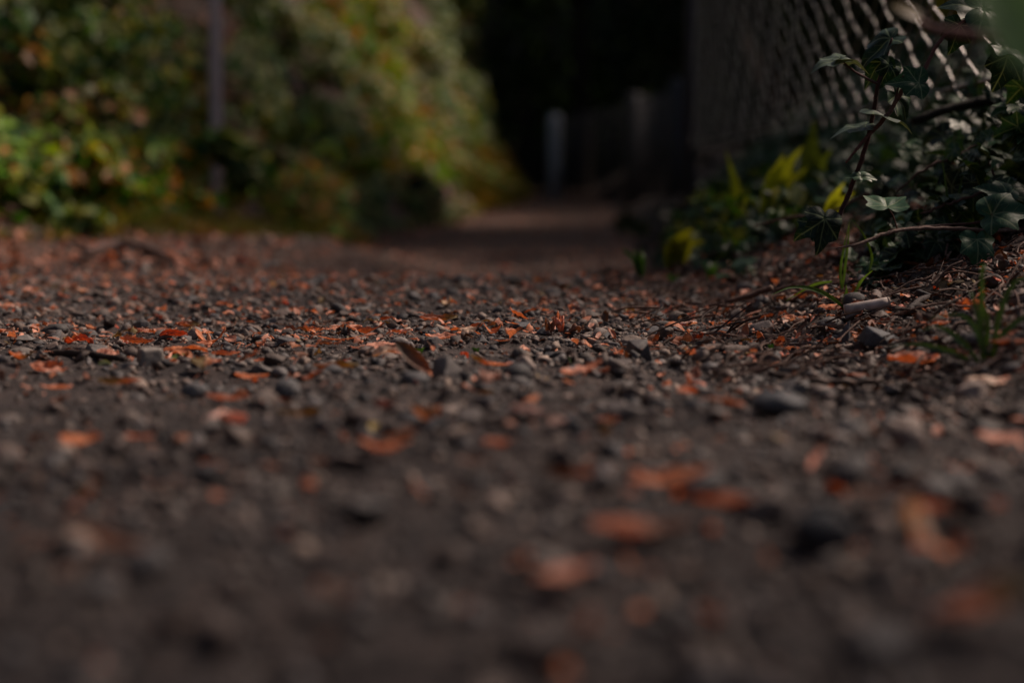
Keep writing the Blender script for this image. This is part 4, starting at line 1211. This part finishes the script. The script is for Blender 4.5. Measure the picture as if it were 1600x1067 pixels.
for px, py, rr, n, size, kind, label in [
    (60, 300, (.17, .14, .10), 700, .042, 'bright', 'bright green leafy weed at the left edge of bank'),
    (195, 275, (.16, .13, .09), 650, .040, 'bright', 'bright green weed with broad leaves beside yellow grass'),
    (60, 345, (.12, .10, .05), 220, .030, 'grey', 'low pale leaved weed at the left foot of bank'),
    (105, 325, (.15, .12, .07), 380, .034, 'bright', 'vivid green weed spilling onto the path at far left'),
    (265, 318, (.14, .12, .07), 340, .032, 'bright', 'green and orange weed below the foot of the pole'),
    (480, 318, (.20, .16, .08), 300, .036, 'straw', 'yellowing weed where the bank meets the brown path'),
    (35, 60, (.24, .20, .16), 700, .036, 'grey', 'grey green shrub in the top left corner'),
    (30, 175, (.20, .17, .12), 500, .036, 'mixed', 'olive and tan leaved shrub at the left edge under the corner shrub'),
    (120, 110, (.26, .22, .20), 900, .036, 'grey', 'pale grey green shrub left of the tall pole'),
    (225, 70, (.20, .20, .18), 500, .036, 'grey', 'grey green shrub leaning towards the tall pole'),
    (250, 160, (.14, .12, .10), 240, .034, 'yellow', 'yellow and orange autumn shrub just left of the pole'),
    (400, 200, (.20, .18, .12), 420, .040, 'grey', 'grey green shrub just right of the foot of the pole'),
    (500, 270, (.20, .18, .14), 420, .042, 'bright', 'green leafy weed low on the middle of bank'),
    (600, 290, (.16, .14, .09), 240, .040, 'dark', 'small dark green weed low on the bank right of centre weed'),
    (450, 90, (.26, .22, .18), 420, .042, 'mixed', 'pale leaved shrub catching light right of the pole'),
    (560, 60, (.34, .30, .26), 560, .050, 'mixed', 'loose shrub with yellow leaves high on the bank'),
    (650, 110, (.34, .30, .26), 480, .055, 'mixed', 'tan and green shrub near the outer edge of bank'),
    (690, 30, (.45, .4, .35), 520, .060, 'grey', 'blue green shrub at the top edge of bank beside darkness')]:
    x_, y_, z_ = bank_pt(px, py)
    bush('leafy_shrub', (x_ + .09, y_ - .10, z_ + .02), rr, n, size, kind, label, base=(x_, y_, float(H(x_, y_))))

c = at(338, 262, 4.38)
bush('leafy_shrub', (c.x, c.y, c.z), (.14, .07, .10), 800, .032, 'grey', 'grey green shrub hiding the foot of the pole', base=(c.x, c.y, float(H(c.x, c.y))))
# ------------------------------------------------------------------ the pole on the bank
x_, y_ = at(335, 200, 4.6).x, 4.6
zb = float(H(x_, y_))
pl = empty('wooden_pole', (x_, y_, zb), 'plain mauve grey pole standing in the foliage on the bank', 'pole')
def boxy_pole(name, w, d, h, mat, parent, z0=-.15, seg=24, ang=0):
    V, F = [], []
    ring = [(-1, -.8), (-.8, -1), (.8, -1), (1, -.8), (1, .8), (.8, 1), (-.8, 1), (-1, .8)]
    for k in range(seg + 1):
        z = z0 + (h - z0) * k / seg
        for a, b in ring:
            V.append((a * w / 2 + .0008 * math.sin(k * 2.3 + a), b * d / 2, z))
    for k in range(seg):
        for j in range(8):
            j2 = (j + 1) % 8; F.append((k * 8 + j, k * 8 + j2, k * 8 + 8 + j2, k * 8 + 8 + j))
    F.append(tuple(range(7, -1, -1))); F.append(tuple(seg * 8 + j for j in range(8)))
    o = link_mesh(name, V, F, mat, None, parent, smooth=False); return o
boxy_pole('shaft', .038, .038, 1.9, M['pole'], pl)
boxy_pole('cap', .045, .045, 1.915, M['post'], pl, z0=1.9, seg=1)
pl.rotation_euler = (0, .012, .3)

# ------------------------------------------------------------------ chain link fence
def fx(y): return .472 + 0 * y
FY0, FY1, FZ0, FZ1 = .95, 3.80, .205, 1.15
fl = math.hypot(FY1 - FY0, fx(FY1) - fx(FY0)); fd = Vector((fx(FY1) - fx(FY0), FY1 - FY0, 0)).normalized(); fn = Vector((fd.y, -fd.x, 0))
fe = empty('chain_link_fence', (fx(FY0), FY0, FZ0), 'chain link fence of grey diamond wire running beside the path', 'fence')
Vw, Fw = [], []
ncol = int(fl / .042); nz = int((FZ1 - FZ0) / .023)
for i in range(ncol):
    c0 = i * .042 + .021
    pts = []
    sg = 1 if i % 2 == 0 else -1
    for k in range(nz + 1):
        a = (.0216 if (k % 2 == 0) == (sg > 0) else -.0216)
        a2 = (-.0256 if (k % 2 == 0) == (sg > 0) else .0256)
        sag = .003 * math.sin(i * 1.3 + k * .7)
        p = fd * (c0 + a + sag * .5) + Vector((0, 0, k * .023)) + fn * (sag + .0018 * (1 if a > 0 else -1))
        # rounded knuckle: two close points at each bend
        q0 = p + Vector((0, 0, -.004)) - fd * (a * .12); q1 = p + Vector((0, 0, .004)) - fd * (a * .12)
        if k > 0: pts.append(q0)
        pts.append(p)
        if k < nz: pts.append(q1)
    V, F = tube(pts, .0012, 6)
    Fw += [tuple(j + len(Vw) for j in f) for f in F]; Vw += V
link_mesh('wire_mesh', Vw, Fw, M['wire'], None, fe)
for dd in (fl + .02, 0):
    pz = fd * dd
    V, F = tube([pz + Vector((0, 0, -.35)), pz + Vector((0, 0, .5)), pz + Vector((0, 0, FZ1 - FZ0 + .05))], .017, 20)
    ps = link_mesh('post', V, F, M['post'], None, fe)
for zz in (.02, FZ1 - FZ0 - .015):
    V, F = tube([Vector((0, 0, zz)), fd * fl * .5 + Vector((0, 0, zz - .004)), fd * fl + Vector((0, 0, zz))], .0018, 6)
    link_mesh('tension_wire', V, F, M['wire'], None, fe)
# far fence across the bend
fe2 = empty('far_fence', (at(866, 290, 15).x, 15, 0.05), 'low pale fence with thick posts far down the dark path', 'fence')
def world_part(name, V, F, mat, par):
    V = [tuple(Vector(v) - par.location) for v in V]
    return link_mesh(name, V, F, mat, None, par)
fpA, fpB, fpC = at(866, 182, 15.0), at(990, 150, 11.5), at(1062, 128, 9.0)
for q in (fpA, fpB, fpC):
    zb = float(H(q.x, q.y)) - .1
    V, F = tube([(q.x, q.y, zb), (q.x, q.y, (zb + q.z) / 2), (q.x, q.y, q.z), (q.x, q.y, q.z + .02)], [.07, .07, .065, .05], 16)
    world_part('post', V, F, M['farpost'] if q is fpA else M['post'], fe2)  # first post pale, the others dark: deep shade put into their colour
for a, b in ((fpA, fpB), (fpB, fpC)):
    for f_ in (.15, .85):
        za = float(H(a.x, a.y)) + .08; zb_ = float(H(b.x, b.y)) + .08
        V, F = tube([(a.x, a.y, za + (a.z - za) * f_), (b.x, b.y, zb_ + (b.z - zb_) * f_)], .006, 8)
        world_part('rail', V, F, M['post'], fe2)
    Vp, Fp = [], []
    for k in range(1, 16):
        t = k / 16; x_ = a.x + (b.x - a.x) * t; y_ = a.y + (b.y - a.y) * t
        z0_ = float(H(x_, y_)) + .05; z1_ = a.z + (b.z - a.z) * t - .04
        V, F = tube([(x_, y_, z0_), (x_, y_, z1_)], .008, 6)
        Fp += [tuple(j + len(Vp) for j in f) for f in F]; Vp += V
    world_part('wire_panel', Vp, Fp, M['post'], fe2)

# ------------------------------------------------------------------ broad bladed plants by the fence
def strap_plant(px, py, d, blades, label, wpx, colr=(.34, .40, .025)):
    b = at(px, py, d); gz = float(H(b.x, b.y)); b.z = min(b.z, max(gz, b.z - .05))
    bl = []
    for (tx, ty) in blades:
        t = at(tx, ty, d - .02); m_ = (b + t) / 2 + Vector(((t.x - b.x) * -.15, 0, .012)); bl.append([b, m_, t])
    return grass_plant('strap_leaved_plant', b, bl, label, wpx / 2 / FPX * d, colr, 'plant')
strap_plant(1156, 345, 2.1, [(1134, 236), (1168, 300)], 'single yellow green strap leaf left of the brighter plant', 22)
strap_plant(1196, 345, 1.9, [(1255, 228), (1225, 240), (1262, 262)], 'bright yellow green strap leaved plant below the fence', 34)
strap_plant(1262, 300, 1.95, [(1272, 186), (1300, 232)], 'tall dull green strap leaf against the fence bottom', 34, (.09, .13, .02))
strap_plant(1288, 330, 1.6, [(1320, 284), (1336, 300)], 'short yellow leaf arching beside the ivy stem', 24)
strap_plant(1052, 412, 1.85, [(1046, 372), (1082, 356), (1102, 376), (1062, 386)], 'low yellow leaved plant at the edge of the verge', 30, (.19, .21, .015))
for px, py, d, rr, n, size, kind, label in [
    (1140, 335, 2.2, (.075, .08, .035), 130, .022, 'grey', 'low weed with pale round leaves below the single strap leaf'),
    (1085, 360, 2.4, (.06, .08, .03), 90, .022, 'grey', 'pale leaved weed behind the low yellow plant'),
    (1230, 310, 1.9, (.08, .08, .035), 130, .024, 'grey', 'glossy weed at the foot of the bright strap plant'),
    (1180, 350, 1.8, (.07, .08, .03), 150, .018, 'leafy', 'low bright green weed at the foot of the verge plants'),
    (1110, 385, 1.9, (.06, .06, .025), 110, .018, 'grey', 'small leaved weed right of the low yellow plant'),
    (1200, 300, 2.3, (.10, .10, .04), 200, .022, 'leafy', 'green weed between the strap leaves and the fence'),
    (1020, 345, 4.5, (.16, .3, .08), 160, .035, 'dark', 'dark weed at the shaded edge past the dip')]:
    c = at(px, py, d); gz = float(H(c.x, c.y))
    bush('verge_weed', (c.x, c.y, max(gz + .01, c.z)), rr, n, size, kind, label, cat='plant', stems=4, base=(c.x, c.y, gz))

# ------------------------------------------------------------------ near sprig that leans in from the right
nb = Vector((.42, .62, float(H(.42, .62))))
sp_ = empty('bramble_sprig', nb, 'near sprig with a pale green leaf blurred in the top right corner', 'plant')
j = at(1640, 70, .60)
add_tube('stem', [nb, nb + Vector((.02, -.02, .06)), j + Vector((.03, 0, 0)), at(1600, 64, .62), at(1500, 52, .66), at(1452, 42, .68), at(1425, 20, .70)],
         [.003, .003, .0026, .0024, .0022, .0016, .0006], M['bark'], (.16, .085, .075), sp_)
V, F = [], []
def sprig_leaf(base, axis, normal, size, colr, asp=.7):
    v, f = [], []
    nu, nv = 14, 9
    for i in range(nu):
        t = i / (nu - 1); w = asp / 2 * math.sin(PI * t ** .75) ** .8 + .01
        for k in range(nv):
            s = -1 + 2 * k / (nv - 1); v.append((s * w, t, .12 * abs(s) * w - .25 * t * t))
    f = quads_from_grid(nu, nv)
    ax = Vector(axis).normalized(); n = Vector(normal); xv = ax.cross(n).normalized(); n = xv.cross(ax)
    Mx = np.array([[xv.x, ax.x, n.x], [xv.y, ax.y, n.y], [xv.z, ax.z, n.z]])
    P = (np.array(v) * size) @ Mx.T + np.array(base) - np.array(nb)
    link_mesh('leaf', P, f, M['green'], np.repeat(np.array([colr]), len(P), 0), sp_)
sprig_leaf(at(1645, 110, .42), (-.45, -.05, .75), (-.2, -.55, .7), .038, (.19, .34, .12))
sprig_leaf(at(1440, 30, .69), (-.6, .1, .45), (0, -.6, .7), .016, (.10, .065, .006), .6)
add_tube('leaf_stalk', [at(1640, 70, .60), at(1660, 80, .5), at(1645, 110, .42)], .0008, M['bark'], (.12, .10, .05), sp_)

# ------------------------------------------------------------------ bushes and trees behind
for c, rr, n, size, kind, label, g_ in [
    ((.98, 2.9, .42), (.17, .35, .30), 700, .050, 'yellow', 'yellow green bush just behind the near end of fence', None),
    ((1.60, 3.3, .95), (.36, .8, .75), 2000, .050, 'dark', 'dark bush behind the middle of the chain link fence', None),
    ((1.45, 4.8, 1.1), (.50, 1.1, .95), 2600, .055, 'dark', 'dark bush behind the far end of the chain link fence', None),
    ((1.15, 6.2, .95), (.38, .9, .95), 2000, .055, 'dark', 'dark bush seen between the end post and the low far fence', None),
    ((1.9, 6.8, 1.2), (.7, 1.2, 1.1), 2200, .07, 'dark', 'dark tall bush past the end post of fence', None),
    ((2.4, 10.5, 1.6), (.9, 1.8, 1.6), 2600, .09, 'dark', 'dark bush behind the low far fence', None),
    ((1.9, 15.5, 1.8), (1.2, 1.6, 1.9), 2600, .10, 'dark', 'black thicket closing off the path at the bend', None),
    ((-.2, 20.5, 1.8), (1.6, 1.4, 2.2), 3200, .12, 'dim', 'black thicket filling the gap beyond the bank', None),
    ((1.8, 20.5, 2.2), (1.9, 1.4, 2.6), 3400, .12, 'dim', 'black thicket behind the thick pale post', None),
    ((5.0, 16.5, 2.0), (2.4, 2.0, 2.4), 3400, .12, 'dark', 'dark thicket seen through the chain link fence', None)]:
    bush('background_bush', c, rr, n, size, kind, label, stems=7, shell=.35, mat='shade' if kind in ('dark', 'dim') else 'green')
def tree(x, y, h, cr, cc, n, label, lean=(0, 0), size=.11):
    zb = float(H(x, y))
    e = empty('tree', (x, y, zb - .05), label, 'tree')
    top = Vector((cc[0] - x, cc[1] - y, cc[2] - zb))
    V, F = tube(smooth_path([(0, 0, -.1), (.03, 0, h * .3), (top.x * .35, top.y * .35, h * .6), (top.x * .7, top.y * .7, h * .85)], 6, .01, 3), list(np.linspace(.16, .05, 19)), 12, .08, 5)
    tr = link_mesh('trunk', V, F, M['trunk'], np.repeat(np.array([(.05, .038, .03)]), len(V), 0), e)
    Vb, Fb = [], []
    s0 = Vector((top.x * .35, top.y * .35, h * .6))
    nc = 34
    q = rng.normal(size=(nc, 3)); q /= np.linalg.norm(q, axis=1)[:, None]
    ctr = q * (rng.uniform(.3, 1, nc) ** .6)[:, None] * np.array(cr) + np.array(top)
    for k in range(12):
        V, F = tube(smooth_path([s0, (s0 + Vector(ctr[k])) / 2 + Vector((0, 0, .3)), Vector(ctr[k])], 4), list(np.linspace(.05, .01, 9)), 6, .1, k)
        Fb += [tuple(i + len(Vb) for i in f) for f in F]; Vb += V
    link_mesh('branches', Vb, Fb, M['trunk'], np.repeat(np.array([(.05, .038, .03)]), len(Vb), 0), e)
    w = rng.integers(0, nc, n)
    P = ctr[w] + rng.normal(size=(n, 3)) * np.array(cr) * .17
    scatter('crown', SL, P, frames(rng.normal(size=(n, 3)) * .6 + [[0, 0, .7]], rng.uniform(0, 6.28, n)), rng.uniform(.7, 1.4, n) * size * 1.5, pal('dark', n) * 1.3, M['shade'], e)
TREES = [(2.2, 7.6, 3.9, (.9, 2.3, .55), (1.9, 7.9, 4.2), 1900, 'added tree reaching over the path to dapple the bank with shade'),  # crown out of view, added so patches of shade fall on the bank
         (3.4, 4.8, 3.9, (.5, 1.4, .6), (3.15, 4.7, 4.0), 2400, 'slim unseen tree added behind the fence to shade it'),  # unseen, added to keep sun off the farther fence
         (3.1, 2.0, 3.6, (1.0, .55, .45), (2.75, 1.60, 3.7), 300, 'slim unseen tree added beyond the near fence end to shade the foreground'),  # unseen, added to cast shade over the nearest gravel
         (4.9, 14.8, 4.4, (1.7, 2.2, 1.0), (4.7, 15.0, 4.8), 3500, 'tree added back from the far bend to shade the path'),  # added for the shade it throws on the far path
         (4.2, 10.5, 4.4, (1.6, 1.9, 1.2), (4.4, 10.6, 4.8), 6000, 'tree standing beyond the low far fence'),
         (3.6, 18.5, 4.5, (2.8, 2.2, 1.6), (3.2, 19.0, 4.8), 9000, 'tree overhanging the far bend from behind the low fence'),
         (-2.4, 18.5, 4.0, (2.2, 2.2, 1.5), (-1.0, 18.2, 4.6), 7000, 'tree on top of the bank leaning over the far path'),
         (.9, 19.0, 4.0, (3.0, 2.2, 1.8), (.8, 18.5, 4.6), 8000, 'dark tree at the end of the path')]
for a in TREES: tree(*a[:3], a[3], a[4], a[5], a[6])
